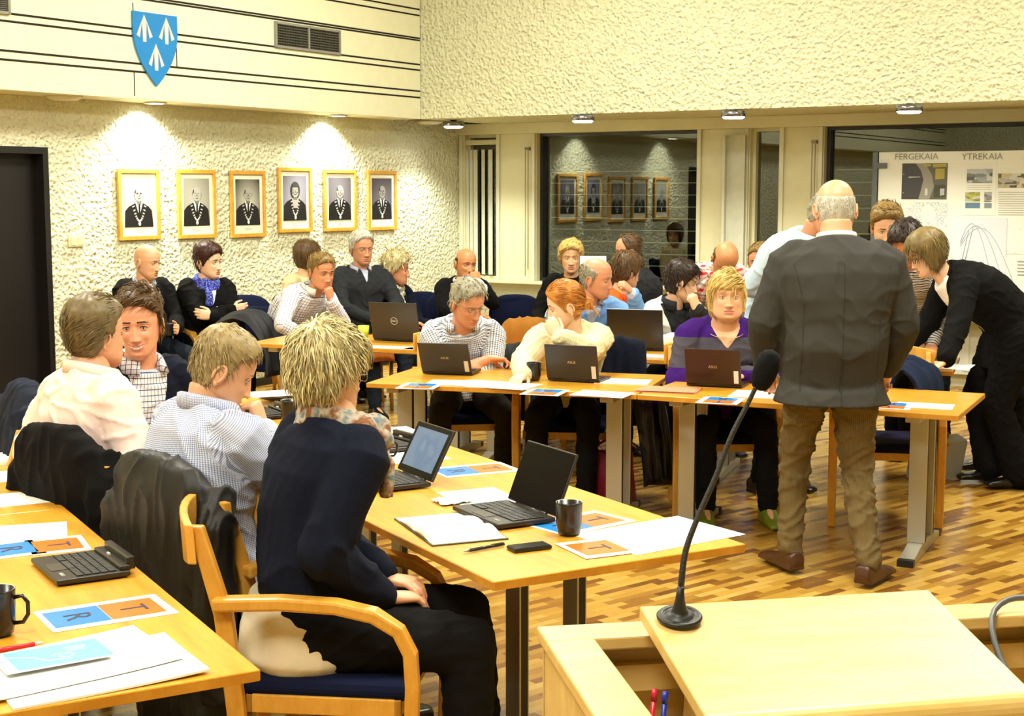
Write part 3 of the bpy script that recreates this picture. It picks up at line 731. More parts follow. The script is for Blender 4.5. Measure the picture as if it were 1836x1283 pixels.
# --- C row
laptop(g(952, 921)+V((0, 0, .001)), AX+R(-90), 'open laptop with black switched-off screen beside the black mug on the foreground table', 112, .30, .20)
laptop(g(742, 862)+V((0, 0, .001)), AX+R(-90), 'open laptop with lit blue-white screen on the foreground table', 118, .275, .19, lit=True)
laptop(g(728, 797)+V((0, 0, .001)), AX+R(-84), 'keyboard dock without its screen, partly hidden by the blonde woman', screen=False, w=.275, d=.18)
laptop(g(505, 742), AX+R(-90), 'dark laptop dock under a sheet of paper beside the man in the striped shirt', screen=False, w=.27, d=.18)
laptop(g(540, 712), AX+R(-70), 'small laptop keyboard on the far end of the row by the smiling young man', screen=False, w=.25, d=.17)
mug(g(1020, 958), R(60), 'black mug without visible handle beside the switched-off laptop', handle=True)
mug(g(680, 830), R(0), 'black mug with its handle showing beside the blonde woman')
mug(g(520, 757), R(120), 'dark mug behind the blonde woman\'s shoulder near the striped shirt')
# phone
ph = thing('mobile_phone', 'black mobile phone lying near the bare end of the foreground table', 'phone', g(949, 984), AX+R(-4))
m = MB(); m.box((0, 0, .006), (.118, .058, .011)); obj('body', m, m_lapd, ph, None, .004)
m = MB(); m.box((0, 0, .0118), (.110, .052, .0008)); obj('display', m, m_bezel, ph)
pn = thing('ballpoint_pen', 'black and silver ballpoint pen beside the open notebook', 'pen', g(868, 985)+V((0, 0, .006)), AX+R(8))
m = MB(); m.tube([(-.05, 0, 0), (.07, 0, 0)], .0048, 10); obj('barrel', m, m_lapd, pn)
m = MB(); m.tube([(-.072, 0, 0), (-.066, 0, 0), (-.05, 0, 0)], [.001, .003, .0045], 10); obj('tip', m, mat('steel', '#b8b8b4', .3, 1), pn)
m = MB(); m.box((.045, 0, .006), (.04, .002, .002)); obj('clip', m, mat('steel', '#b8b8b4', .3, 1), pn)
# open notebook
nb = thing('open_notebook', 'open notebook with blank cream pages in front of the blonde woman', 'notebook', g(806, 948), AX+R(-30))
def page(mb, s, w=.15, h=.20, bul=.016):
    vs = []; fs = []; n = 8
    for i in range(n+1):
        u = i/n; z = .004+bul*math.sin(math.pi*min(1, u*1.25+.05))*(1-u*.5)*.8*(1 if s > 0 else 1.15)
        for v in (-.5, .5): vs.append((s*u*w, v*h, z))
    for i in range(n+1):
        for v in (-.5, .5): vs.append((s*(i/n)*w, v*h, .003))
    K = 2*(n+1)
    for i in range(n):
        a = 2*i; fs += [(a, a+2, a+3, a+1), (K+a, K+a+1, K+a+3, K+a+2), (a, a+K, a+K+2, a+2), (a+1, a+3, a+K+3, a+K+1)]
    fs.append((2*n, 2*n+1, K+2*n+1, K+2*n)); mb.add(vs, fs, 0, True)
Mn = Matrix(((0, 1, 0, 0), (-1, 0, 0, 0), (0, 0, 1, 0), (0, 0, 0, 1)))
for s in (-1, 1):
    m = MB(); page(m, s); m.v = [tuple(V(p)) for p in m.v]; o = obj('pages', m, mat('notebook_paper', '#f3efd8', .7), nb)
m = MB(); m.box((0, 0, .0015), (.31, .208, .003)); obj('cover', m, mat('notebook_cover', '#3a3f2c', .5), nb)
nb.rotation_euler.z = AX+R(82); nb.scale = (1.2, 1.12, 1.1)
# crumpled tissue
m = MB(); vs = []; fs = []; n = 9; rnd = random.Random(3)
for lay in (0, 1):
    for i in range(n+1):
        for j in range(n+1):
            u, v = i/n-.5, j/n-.5; vs.append((u*.11+rnd.uniform(-.003, .003), v*.09+rnd.uniform(-.003, .003), .0015+.001*lay+.018*abs(noise.noise(V((u*7, v*7, 2))))+.006*rnd.random()*(abs(u) < .4)))
K = (n+1)**2
for i in range(n):
    for j in range(n): a = i*(n+1)+j; fs += [(a, a+1, a+n+2, a+n+1), (a+K, a+K+n+1, a+K+n+2, a+K+1)]
m.add(vs, fs); o = obj('crumpled_tissue', m, m_paper, None, T3(*g(812, 900), .5)); tag(o, 'crumpled white paper tissue between the two open laptops', 'tissue')
A4(g(865, 893), AX+R(-5), 'white sheet half under the switched-off laptop, by the crumpled tissue')
A4(g(1180, 958), AX+R(6), 'upper white sheet of the two at the bare right corner of the foreground table', (.42, .297), 0)
card(stk(g(1070, 983)), AX+R(-4), 'orange card marked T lying over white paper at the foreground table end', 'T', (.17, .19))
card(g(1040, 937), AX+R(10), 'blue and orange letter card partly hidden behind the black mug', 'RT')
card(g(850, 842), AX+R(-4), 'blue and orange letter card behind the lit laptop', 'RT')
A4(g(725, 820), AX+R(-4), 'white sheet behind the lit laptop, beside the mug handle', (.30, .21))
A4(g(685, 775), AX+R(-4), 'white sheet just right of the blonde woman\'s neck, beyond the keyboard dock', (.30, .21))
A4(g(497, 722, .046), AX+R(-4), 'white sheet lying over the dark dock beside the striped shirt', (.28, .20))
# --- D row
laptop(g(207, 1014), AX+R(-88), 'keyboard dock without its screen on the lower left table', screen=False, w=.275, d=.19)
card(g(190, 1098), AX+R(2), 'blue R and orange T card lying nearest in the lower left, past the keyboard dock', 'RT')
card(g(18, 985), AX+R(2), 'blue R card at the left picture edge, beyond the keyboard dock', 'R', (.16, .19))
card(g(103, 977), AX+R(-4), 'orange T card beyond the keyboard dock on the lower left table', 'T', (.16, .19))
A4(g(25, 955), AX+R(-12), 'white sheet above the orange T card on the left table', (.30, .21))
A4(g(22, 895), AX+R(0), 'white sheet at the left picture edge, second from the far end of the table', (.32, .21))
A4(g(-5, 855), AX+R(-4), 'white sheet at the left picture edge beside the dark jackets', (.30, .21))
A4(g(-22, 828), AX+R(0), 'small pile of white pages at the far left edge of the picture', (.28, .20), 0, 18)
mug(g(-5, 1138), R(0), 'black mug cut by the left picture edge, its handle showing', s=1.1)
A4(g(170, 1205), AX+R(3), 'lower white stack of pages in the lower left corner', (.40, .28), .4, 6)
A4(stk(g(125, 1195), 6), AX+R(8), 'white page fanned out over the stack in the lower left corner', (.40, .27), .4, 3)
bl = thing('brochure', 'pale blue brochure with a white swirl on top of the lower left pages', 'brochure', stk(g(95, 1193), 16), AX+R(4))
m = MB(); m.box((0, 0, .002), (.225, .13, .004)); obj('pages', m, m_paper, bl)
m = MB(); m.box((.012, 0, .0045), (.20, .128, .001)); cv = obj('cover', m, mat('brochure_blue', '#6fb9dc', .3), bl)
m = MB(); m.tube([(.02+.022*math.cos(a)*(a/7), -.02+.018*math.sin(a)*(a/7), .0053) for a in np.linspace(1.5, 9, 26)], .002, 6, flat=.3); m.tube([(-.09, .03, .0053), (-.04, .0, .0053), (-.02, -.035, .0053), (.03, -.045, .0053)], .003, 6, flat=.3)
for k in range(3): m.box((.055, .03-.011*k, .0053), (.05-.01*k, .004, .0006))
o = obj('swirl', m, mat('brochure_white', '#cfe6f2', .4)); o.parent = cv
pn2 = thing('red_pen', 'red and white pen beside the black mug at the lower left', 'pen', g(25, 1165)+V((0, 0, .006)), AX+R(4))
m = MB(); m.tube([(-.04, 0, 0), (.045, 0, 0)], .005, 10); obj('barrel', m, mat('pen_red', '#d8283c', .3), pn2)
m = MB(); m.tube([(.045, 0, 0), (.062, 0, 0)], [.0045, .003], 10); obj('cap', m, mat('pen_white', '#f0c8c8', .3), pn2)
# --- A and B tables
def backlap(px, py, rot, label, **k): return laptop(g(px, py), RW+math.pi+R(rot), label, **k)
backlap(802, 672, 6, 'black laptop seen from behind in front of the man in the checked shirt', open_deg=118, w=.285, d=.19, body=m_lapd)
backlap(1028, 685, -2, 'brown-black laptop seen from behind in front of the red-haired woman', open_deg=105, w=.29, d=.19)
backlap(1280, 694, -2, 'brown-black laptop seen from behind in front of the purple sweater', open_deg=105, w=.29, d=.19, body=mat('laptop_brown', '#33201a', .3, .3))
mug(g(957, 682), R(160), 'black mug beside the red-haired woman\'s hand')
m = MB(); m.lathe([(.0, .003), (.026, .003), (.032, .09), (.030, .09), (.025, .006), (0, .006)], 24, caps=False)
gs = NT('drinking_glass'); gs.b.inputs['Transmission Weight'].default_value = 1; gs.b.inputs['Roughness'].default_value = .02; gs.b.inputs['Base Color'].default_value = (.95, .97, .97, 1)
o = obj('drinking_glass', m, gs.m, None, T3(*g(660, 662))); tag(o, 'clear drinking glass on the far left end of the front table', 'glass')
card(g(752, 692), RW-math.pi/2+R(8), 'letter card left of the sheets in front of the checked-shirt man', 'RT', (.22, .20))
A4(g(818, 686), RW+R(10), 'white sheet right behind the black laptop of the checked-shirt man', (.30, .21))
A4(stk(g(890, 690)), RW+R(-6), 'wide white sheet in front of the red-haired woman\'s hand', (.42, .25))
card(g(977, 703), RW-math.pi/2+R(2), 'letter card between the two brown laptops, at the table edge', 'RT', (.22, .20))
A4(g(1080, 706), RW+R(-4), 'white sheet at the table edge where the two front tables meet', (.28, .2))
A4(g(1118, 684), RW+R(6), 'white sheet right of the red-haired woman\'s laptop', (.28, .2), 0, 4)
m = MB(); m.box((0, 0, .002), (.31, .21, .004)); m.box((.01, .012, .006), (.29, .18, .004)); m.prism([(-.15, -.1), (.15, -.105), (.14, .1), (-.14, .09)], .008, .0095)
o = obj('paper_folder', m, mat('folder_terracotta', '#c98260', .6), None, T3(*g(1198, 700), RW+R(3))); tag(o, 'terracotta paper folder left of the purple sweater\'s laptop', 'folder')
card(g(1292, 718), RW-math.pi/2, 'blue R card at the table edge before the purple sweater\'s laptop', 'RT', (.22, .20))
A4(g(1385, 708), RW+R(0), 'white sheet beside the microphone head on the front table', (.40, .25))
A4(g(1520, 728), RW+R(0), 'white sheet seen between the grey-suited man\'s legs', (.25, .18))
A4(g(1658, 727), RW+R(-2), 'white sheet near the right end of the front table', (.26, .17))
card(g(1595, 727), RW-math.pi/2, 'small letter card at the right of the grey-suited man\'s hip', 'RT', (.22, .20))
# --- back row
laptop(g(712, 612), RW+math.pi+R(-4), 'large dark grey laptop with round emblem on the back-row table', 104, .36, .25, 'dell', body=mat('laptop_grey', '#3d3b38', .35, .4))
laptop(g(1140, 628), RW+math.pi, 'large black laptop screen behind the red-haired woman', 100, .36, .25, 'black', body=m_lapd)
m = MB(); m.lathe([(.0, .003), (.03, .003), (.038, .10), (.036, .10), (.03, .006), (0, .006)], 24, caps=False)
o = obj('paper_cup', m, mat('lime_green', '#c8dc3c', .4), None, T3(*g(652, 610))); tag(o, 'lime green cup beside the large grey laptop', 'cup')
A4(g(690, 622), RW+R(0), 'white sheet along the edge before the large grey laptop', (.5, .14))
A4(g(748, 625), RW+R(-5), 'small white sheet right of the large grey laptop', (.16, .12))
A4(g(1170, 638), RW+R(-4), 'white sheet beside the large black laptop', (.22, .16))
o = A4(g(1140, 641), RW+R(0), 'terracotta sheet under the large black laptop', (.3, .1), m_=mat('folder_terracotta', '#c98260', .6))
A4(g(1675, 655), RW+R(-6), 'white sheet under the black-blazered woman\'s hands', (.42, .28))
A4(stk(g(1650, 650)), RW+R(12), 'white sheet lying on another under the leaning woman\'s cuff', (.3, .2))
A4(g(1830, 628), RW, 'white papers on the table at the right picture edge', (.35, .25), 0, 4)
# ---------------------------------------------------------------- bags on the floor
def bag(px, py, size, rz, mm, label, name='handbag', soft=.8, hm=None, cat='bag'):
    p = G(px, py, 0); t = thing(name, label, cat, p, rz); w, d, h = size
    rings = []
    for k in range(7):
        u = k/6; a, b_ = w/2*(1-.18*u*soft), d/2*(1-.65*u*soft)
        rings.append([(math.copysign(abs(math.cos(q))**.45, math.cos(q))*a, math.copysign(abs(math.sin(q))**.45, math.sin(q))*b_+.01*math.sin(q*3+k), h*u+.004*math.sin(5*q)*u) for q in np.linspace(0, 2*math.pi, 24, endpoint=False)])
    m = MB(); m.loft(rings); obj('body', m, mm, t, None, .004)
    m = MB(); m.tube([(w*.28*math.cos(a), 0, h-.02+h*.28*math.sin(a)) for a in np.linspace(0, math.pi, 12)], .007, 8); obj('handle', m, hm or mm, t)
    return t
bag(1092, 905, (.30, .16, .30), R(-20), mat('bag_crimson', '#9c1c34', .5), 'crimson bag on the floor behind the leg of the front table')
bag(765, 820, (.24, .12, .14), R(10), mat('bag_brown', '#5c3418', .5), 'small brown leather bag on the floor under the front table, left part', 'leather_bag')
p = G(1672, 858, 0)
bc = thing('briefcase', 'pale grey hard briefcase standing on the floor beside the black boots', 'briefcase', p, R(22)); bc.scale = (.86, .86, .9)
M_ = T3(0, 0, .0, 0, R(14)); pts = []
for (cx, cz) in ((.17, .27), (-.17, .27), (-.17, .03), (.17, .03)):
    a0 = {(.17, .27): 0, (-.17, .27): 90, (-.17, .03): 180, (.17, .03): 270}[(cx, cz)]
    for a in range(0, 91, 18): pts.append((cx+.03*math.cos(R(a0+a)), cz+.03*math.sin(R(a0+a))))
QY = Matrix(((1, 0, 0, 0), (0, 0, 1, 0), (0, 1, 0, 0), (0, 0, 0, 1)))
m = MB(); m.prism(pts, -.055, .055, M_ @ QY); obj('shell', m, mat('briefcase_grey', '#aaa897', .5, bump=.3, bscale=40), bc, None, .012)
m = MB(); m.tube([M_ @ V(q) for q in ((-.06, 0, .30), (-.055, 0, .33), (.055, 0, .33), (.06, 0, .30))], .008, 8); m.box((0, -.052, .27), (.07, .012, .02), M_); obj('handle', m, mat('briefcase_trim', '#8f8456', .4), bc)
# ---------------------------------------------------------------- poster board
m_ps = mat('poster_white', '#e6e6da', .5, var=.02)
PBY = -.42
a = on_plane_y(1577, 273, PBY); 
Pt = a.z; px0 = a.x; 
pb_t = thing('poster_board', 'tall white display board with harbour plans standing in front of the right window', 'board', ROOM @ V((px0, PBY, 0)), ROOT_ROT)
PBW = 2.6
m = MB(); m.box((PBW/2, 0, (Pt+.62)/2), (PBW, .02, Pt-.62)); obj('panel', m, m_ps, pb_t)
m = MB(); m.box((-.03, .0, Pt/2), (.045, .045, Pt)); m.box((.03, -.018, Pt-.115), (.09, .03, .045)); m.box((-.03, 0, .02), (.05, .5, .04)); obj('stand', m, mat('stand_grey', '#5f6468', .4, .3), pb_t)
m = MB(); m.box((PBW+.03, 0, Pt/2), (.045, .045, Pt)); m.box((PBW+.03, 0, .02), (.05, .5, .04)); obj('stand', m, mat('stand_grey', '#5f6468', .4, .3), pb_t)
def pbx(px, py): q = on_plane_y(px, py, PBY-.012); return q.x-px0, q.z
Mp = Matrix(((1, 0, 0, 0), (0, 0, -1, -.0115), (0, 1, 0, 0), (0, 0, 0, 1)))   # local prism xy -> board xz, z toward viewer
def pposter(x0, y0, x1, y1, mm, name, z=.0, children=None):
    xa, za = pbx(x0, y0); xb, zb = pbx(x1, y1); za2 = pbx(x0, y1)[1]
    m = MB(); m.prism([(xa, min(za2, zb)), (xb, min(za2, zb)), (xb, za), (xa, za)], z, z+.0015, Mp); return obj(name, m, mm, pb_t), (xa, min(za2, zb), xb, za)
def dotmap(name, c0, c1, scale, thr=.5, c2=None):
    s = NT(name); co = s.coord(); vo = s.n('ShaderNodeTexVoronoi'); vo.feature = 'DISTANCE_TO_EDGE'; vo.inputs['Scale'].default_value = scale; s.l(co, vo.inputs['Vector'])
    nz = s.noise(co, scale*.25, 3); line = s.math('MULTIPLY', s.math('LESS_THAN', vo.outputs[0], .05), s.math('GREATER_THAN', nz, thr))
    s.l(s.mix(line, lin(c0), lin(c1)), s.b.inputs['Base Color']); s.b.inputs['Roughness'].default_value = .6; return s.m
def collage(name, cols, scale):
    s = NT(name); co = s.coord(); vo = s.n('ShaderNodeTexVoronoi'); vo.inputs['Scale'].default_value = scale; vo.distance = 'CHEBYCHEV'; s.l(s.mapping(co, (1, 1, 2.2)), vo.inputs['Vector'])
    sp = s.n('ShaderNodeSeparateXYZ'); s.l(vo.outputs['Color'], sp.inputs[0])
    r = s.ramp(sp.outputs[0], [(k/(len(cols)-1), lin(c)) for k, c in enumerate(cols)]); s.t.nodes[-1]; s.l(r, s.b.inputs['Base Color']); s.b.inputs['Roughness'].default_value = .4; return s.m
m_pt = mat('poster_text_grey', '#8f8f88', .7)
def board_text(txt, px, py, h):
    x, z = pbx(px, py); m = MB(); addtext(m, txt, h, Mp @ T3(x, z, .002), 0, .0004); obj('lettering', m, m_pt, pb_t)
board_text('FERGEKAIA', 1643, 281, .075); board_text('YTREKAIA', 1761, 281, .075)
o, (xa, za, xb, zb) = pposter(1618, 293, 1697, 357, mat('map_water', '#3c3d3e', .4), 'aerial_photo')
m = MB(); w_, h_ = xb-xa, zb-za
def q(u, v): return (xa+u*w_, za+v*h_)
m.prism([q(.38, 0), q(.62, 0), q(.72, .35), q(.66, .7), q(.5, 1), q(.3, 1), q(.42, .8), q(.48, .55), q(.44, .3)], .0016, .0022, Mp, 0)
m.prism([q(.62, 0), q(1, 0), q(1, 1), q(.5, 1), q(.66, .7), q(.72, .35)], .0016, .0021, Mp, 1)
for (u, v, a_, b_, k) in ((.74, .55, .2, .3, 2), (.72, .05, .25, .35, 3), (.68, .88, .3, .1, 2), (.52, .1, .06, .2, 4), (.15, .6, .26, .03, 4), (.03, .68, .02, .03, 4), (.03, .16, .02, .03, 4), (.85, .1, .1, .2, 4), (.48, .9, .16, .08, 2)):
    m.prism([q(u, v), q(u+a_, v+.02), q(u+a_, v+b_), q(u, v+b_)], .0022, .0027, Mp, k)
mo = obj('map_detail', m, [mat('map_road', '#8d8c80', .5), mat('map_land', '#5c5a4a', .5), mat('map_yellow', '#a89a3a', .5), mat('map_dark', '#3a4034', .5), mat('map_pale', '#c5c5bc', .5)]); mo.parent = o
pposter(1612, 362, 1697, 432, dotmap('line_map', '#dcdfd6', '#a0a6b2', 40, .5), 'line_map')
pposter(1712, 390, 1800, 570, dotmap('plan_blue', '#cfd6dc', '#b6c0ca', 30, .62), 'site_plan')
m = MB()
for k in range(3):
    pts_ = [pbx(1722+26*t+(20*k+30)*t, 452-60*math.sin(math.pi*min(1, t*.9+.1))+(t**2)*50+4*k) for t in np.linspace(0, 1, 12)]
    m.tube([(x, -.014, z) for x, z in pts_], .004, 5, flat=.4)
for k in range(2):
    pts_ = [pbx(1745-14*t-8*k, 405+60*t+8*k) for t in np.linspace(0, 1, 4)]; m.tube([(x, -.014, z) for x, z in pts_], .006, 5, flat=.4)
obj('plan_line', m, mat('plan_line_grey', '#a4aab0', .6), pb_t)
pposter(1724, 292, 1784, 385, mat('poster_sheet', '#e4e4da', .5), 'sheet', .0002)
pposter(1734, 303, 1779, 328, collage('street_photo', ('#4c5450', '#8d949a', '#c8ccd0', '#6a6a52'), 14), 'photo', .002)
pposter(1790, 311, 1856, 336, collage('house_photo', ('#3f3a30', '#b8a24a', '#c9c6ba', '#55524a', '#d2cfc0'), 14), 'photo', .002)
pposter(1731, 344, 1757, 361, collage('field_photo', ('#444840', '#a8a83c', '#c0c0b8'), 20), 'photo', .002)
pposter(1731, 363, 1757, 373, mat('photo_hill', '#5c7890', .5), 'photo', .002)
pposter(1765, 344, 1778, 362, collage('small_photo', ('#3c3c3a', '#a8a8a4', '#6c6c68'), 24), 'photo', .002)
pposter(1765, 364, 1778, 373, mat('photo_grey', '#7c8890', .5), 'photo', .002)
m = MB()
for k in range(11):
    x, z = pbx(1790, 345+4.0*k); m.prism([(x, z), (x+.45, z), (x+.45, z+.006), (x, z+.006)], .002, .0025, Mp)
for k in range(3):
    x, z = pbx(1734, 333+3.4*k); m.prism([(x, z), (x+.2, z), (x+.2, z+.005), (x, z+.005)], .002, .0025, Mp)
obj('printed_lines', m, mat('print_grey', '#bdbdb4', .7), pb_t)
pposter(1806, 392, 1880, 455, dotmap('plan_pale', '#e0e2da', '#c0c4c8', 30, .6), 'site_plan')
pposter(1816, 462, 1880, 560, mat('poster_notice', '#e2e4da', .5), 'notice', .0005)
m = MB()
for k in range(5): x, z = pbx(1824, 470+6*k); m.prism([(x, z), (x+.4, z), (x+.4, z+.012), (x, z+.012)], .0022, .0027, Mp)
obj('printed_lines', m, m_pt, pb_t)
# ---------------------------------------------------------------- lectern
HR, HB = .93, .99
l0, l1 = G(962, 1122, HR), G(1836, 1076, HR); ldir = (l1-l0).normalized(); lrz = math.atan2(ldir.y, ldir.x)
lt = thing('lectern', 'pale birch lectern with tilted reading board in the lower right corner', 'lectern', V((l0.x, l0.y, 0)), lrz)
LW = 1.02; LD = .62
m = MB()
for (cx, cy, sx, sy) in ((LW/2, -.045, LW, .09), (.045, -LD/2-.045, .09, LD-.09), (LW-.045, -LD/2-.045, .09, LD-.09)): m.box((cx, cy, HR-.0125), (sx, sy, .025))
obj('rim', m, m_lect, lt, None, .004)
for nm, (cx, cy, sx, sy) in (('front_panel', (LW/2, -.02, LW-.02, .02)), ('side_panel', (.02, -LD/2, .02, LD-.04)), ('side_panel', (LW-.02, -LD/2, .02, LD-.04))):
    m = MB(); m.box((cx, cy, (HR-.025)/2), (sx, sy, HR-.03)); obj(nm, m, m_lect, lt)
m = MB(); m.box((LW/2, -LD/2-.02, .74), (LW-.06, LD-.05, .02)); obj('shelf', m, m_lect, lt)
m = MB(); m.box((LW/2, -.05, .84), (LW-.06, .02, .05)); obj('cross_rail', m, m_lect, lt)
# reading board
b0, b1 = G(1147, 1086, HB), G(1664, 1056, HB); bd = (b1-b0); BWD = bd.length; brz = math.atan2(bd.y, bd.x)
inv = (Matrix.Translation(V((l0.x, l0.y, 0))) @ Matrix.Rotation(lrz, 4, 'Z')).inverted()
tilt = R(11); Mb = inv @ T3(b0.x, b0.y, b0.z, brz) @ Euler((tilt, 0, 0)).to_matrix().to_4x4()
m = MB(); BDp = .40
prof = [(0, 0), (-BDp+.03, 0)]+[(-BDp+.03-.03*math.sin(a), -.03+.03*math.cos(a)) for a in np.linspace(.2, math.pi/2, 6)]+[(-BDp, -.045), (-BDp+.03, -.045), (-BDp+.03, -.026), (0, -.026)]
rings = [[(x, y, z) for y, z in prof] for x in (0, BWD)]
m.loft([[Mb @ V(p) for p in r_] for r_ in rings], sm=False); rb = obj('reading_board', m, m_lect, lt, None, .003)
m = MB(); m.box((BWD/2, -.15, -.15), (BWD*.7, .22, .26), Mb); obj('board_support', m, m_lect, lt)
# things inside the lectern
lp = Matrix.Translation(V((l0.x, l0.y, 0))) @ Matrix.Rotation(lrz, 4, 'Z')
m = MB(); m.box((0, 0, .02), (.10, .16, .04)); m.box((0, 0, .045), (.098, .158, .01), None, 1); o = obj('storage_box', m, [m_lapd, m_paper], None, lp @ T3(.235, -.33, .752)); tag(o, 'black box with pale lid inside the lectern', 'box')
for k, (c, x, l_) in enumerate((('pen_red', .15, 'red pen standing inside the lectern'), ('pen_blue', .165, 'blue pen standing inside the lectern'))):
    m = MB(); m.tube([(0, 0, 0), (.01, .0, .11)], .005, 8); m.tube([(.01, .0, .11), (.0115, 0, .13)], .0056, 8); o = obj('marker_pen', m, mat(c, '#d8283c' if k == 0 else '#2038b0', .3), None, lp @ T3(x, -.24-.015*k, .752)); tag(o, l_, 'pen')
m = MB(); m.lathe([(0, 0), (.022, 0), (.022, .07), (.012, .09), (.012, .11), (0, .11)], 16, caps=False); o = obj('small_bottle', m, mat('bottle_grey', '#8b8f94', .3), None, lp @ T3(.118, -.25, .752)); tag(o, 'small grey bottle inside the lectern beside the pens', 'bottle')
m = MB(); m.tube(smooth([lp @ V(p) for p in ((.95, -.38, .76), (.88, -.30, .80), (.84, -.2, .86), (.86, -.1, .93), (.93, -.06, .955), (1.0, -.1, .945), (1.05, -.2, .90))]), .006, 8); o = obj('cable', m, mat('cable_grey', '#55585c', .4)); tag(o, 'grey cable looping over the right side of the lectern', 'cable')
m = MB(); m.box((0, 0, .03), (.16, .12, .05)); m.box((0, -.061, .04), (.1, .004, .012), None, 1); o = obj('control_box', m, [m_lapd, m_sticker], None, lp @ T3(.86, -.52, .752)); tag(o, 'small dark control box at the lower right inside the lectern', 'box')
# gooseneck microphone
mb0 = G(1218, 1107, HB-.006); mp = V((mb0.x, mb0.y, mb0.z))
mic = thing('gooseneck_microphone', 'black gooseneck microphone with foam windscreen on the lectern', 'microphone', mp, 0)
m = MB(); m.lathe([(0, 0), (.040, 0), (.041, .004), (.038, .007), (.030, .0075), (.029, .005), (.026, .005), (.025, .0085), (.017, .009), (.013, .016), (.0085, .035), (.006, .06), (0, .06)], 28, caps=False); m2 = Euler((tilt, 0, 0)).to_matrix().to_4x4(); obj('base', m, m_black, mic).matrix_local = m2
pts_ = []
for (px, py, dd) in ((1220, 1085, 0), (1222, 1040, .0), (1230, 985, .01), (1252, 925, .02), (1283, 855, .03), (1312, 780, .04), (1340, 725, .05), (1356, 692, .05)):
    pts_.append(W(px, py, mb0.y+dd)-mp)
sp_ = smooth(pts_, 6); m = MB(); m.tube(sp_, [.0062-.0022*i/len(sp_) for i in range(len(sp_))], 10); obj('gooseneck', m, mat('mic_black', '#17140f', .5, bump=.5, bscale=300), mic)
h0, h1 = W(1360, 698, mb0.y+.05)-mp, W(1386, 628, mb0.y+.07)-mp; ax = (h1-h0)
m = MB(); m.tube([h0+ax*t for t in (0, .04, .15, .35, .6, .82, .95, 1)], [.006, .013, .018, .0215, .0225, .020, .013, .003], 20); obj('windscreen', m, cloth('mic_foam', '#0c0c0c', bump=.8), mic)
# ---------------------------------------------------------------- people
def nsm(v): v = V(v); return v.normalized()
def remesh(mb, voxel, name='m', smooth=4, fac=.5):
    me = mb.mesh('tmp', []); o = bpy.data.objects.new('tmp', me); col.objects.link(o)
    md = o.modifiers.new('r', 'REMESH'); md.mode = 'VOXEL'; md.voxel_size = voxel; md.use_smooth_shade = True
    if smooth: ms = o.modifiers.new('s', 'SMOOTH'); ms.factor = fac; ms.iterations = smooth
    dg = bpy.context.evaluated_depsgraph_get(); out = bpy.data.meshes.new_from_object(o.evaluated_get(dg))
    bpy.data.objects.remove(o); bpy.data.meshes.remove(me); out.name = name
    return out
def mesh_np(me):
    n = len(me.vertices); v = np.empty(n*3); me.vertices.foreach_get('co', v); return v.reshape(-1, 3)
def ering(c, ax, ay, a, b, n=20, p=1.0):
    out = []
    for k in range(n):
        t = 2*math.pi*k/n; cx, sy = math.cos(t), math.sin(t)
        cx = math.copysign(abs(cx)**p, cx); sy = math.copysign(abs(sy)**p, sy); out.append(c+ax*(cx*a)+ay*(sy*b))
    return out
def limb(mb, pts, rads, n=14, flat=1.0):
    P = [V(p) for p in pts]; mb.tube(P, rads, n)
    mb.ell(P[0], (rads[0]*.99,)*3, n=12, m=8); mb.ell(P[-1], (rads[-1]*.99,)*3, n=12, m=8)
def ik(S, T, l1, l2, pole):
    S, T = V(S), V(T); d = T-S; L = d.length
    if L > (l1+l2)*.998: T = S+d*((l1+l2)*.998/L); d = T-S; L = d.length
    a = (l1*l1-l2*l2+L*L)/(2*L); h = math.sqrt(max(0, l1*l1-a*a)); dn = d/L
    pv = V(pole); pv = pv-dn*pv.dot(dn); pv = pv.normalized() if pv.length > 1e-5 else V((0, 0, -1))
    return S+dn*a+pv*h, T
# ---- head
def _tab(zs, vals):
    Z = np.linspace(-.124, .124, 300); v = np.interp(Z, zs, vals)
    k = np.hanning(19); k /= k.sum(); vp = np.pad(v, 9, mode='edge'); return Z, np.convolve(vp, k, 'valid')
_zs = [-.124, -.119, -.110, -.098, -.080, -.06, -.03, 0, .02, .05, .08, .10, .114, .121, .124]
_A = _tab(_zs, [.004, .020, .034, .045, .057, .0645, .071, .0745, .076, .0745, .066, .053, .035, .017, .004])
_F = _tab(_zs, [.050, .060, .072, .079, .081, .082, .0825, .083, .086, .086, .076, .060, .036, .012, -.010])
_B = _tab(_zs, [.042, .034, .020, -.002, -.035, -.062, -.082, -.094, -.097, -.097, -.089, -.077, -.058, -.038, -.018])
_C = _tab(_zs, [.046, .046, .044, .036, .018, .0, -.008, -.01, -.01, -.01, -.012, -.013, -.013, -.013, -.013])
def head_pt(phi, z, fat=1.0, jaw=1.0):
    """phi: 0 = face, +pi/2 = the person's right (+x)"""
    A = np.interp(z, *_A); F_ = np.interp(z, *_F); B = np.interp(z, *_B); C_ = np.interp(z, *_C)
    w = np.clip((-z-.01)/.08, 0, 1); A = A*(1+(fat-1)*(.4+.6*w))*(1+(jaw-1)*w)
    c, s = np.cos(phi), np.sin(phi)
    x = A*np.sign(s)*np.abs(s)**.92
    y = np.where(c > 0, C_+(F_-C_)*np.abs(c)**.82, C_+(C_-B)*c)
    return x, y, z*np.ones_like(x)
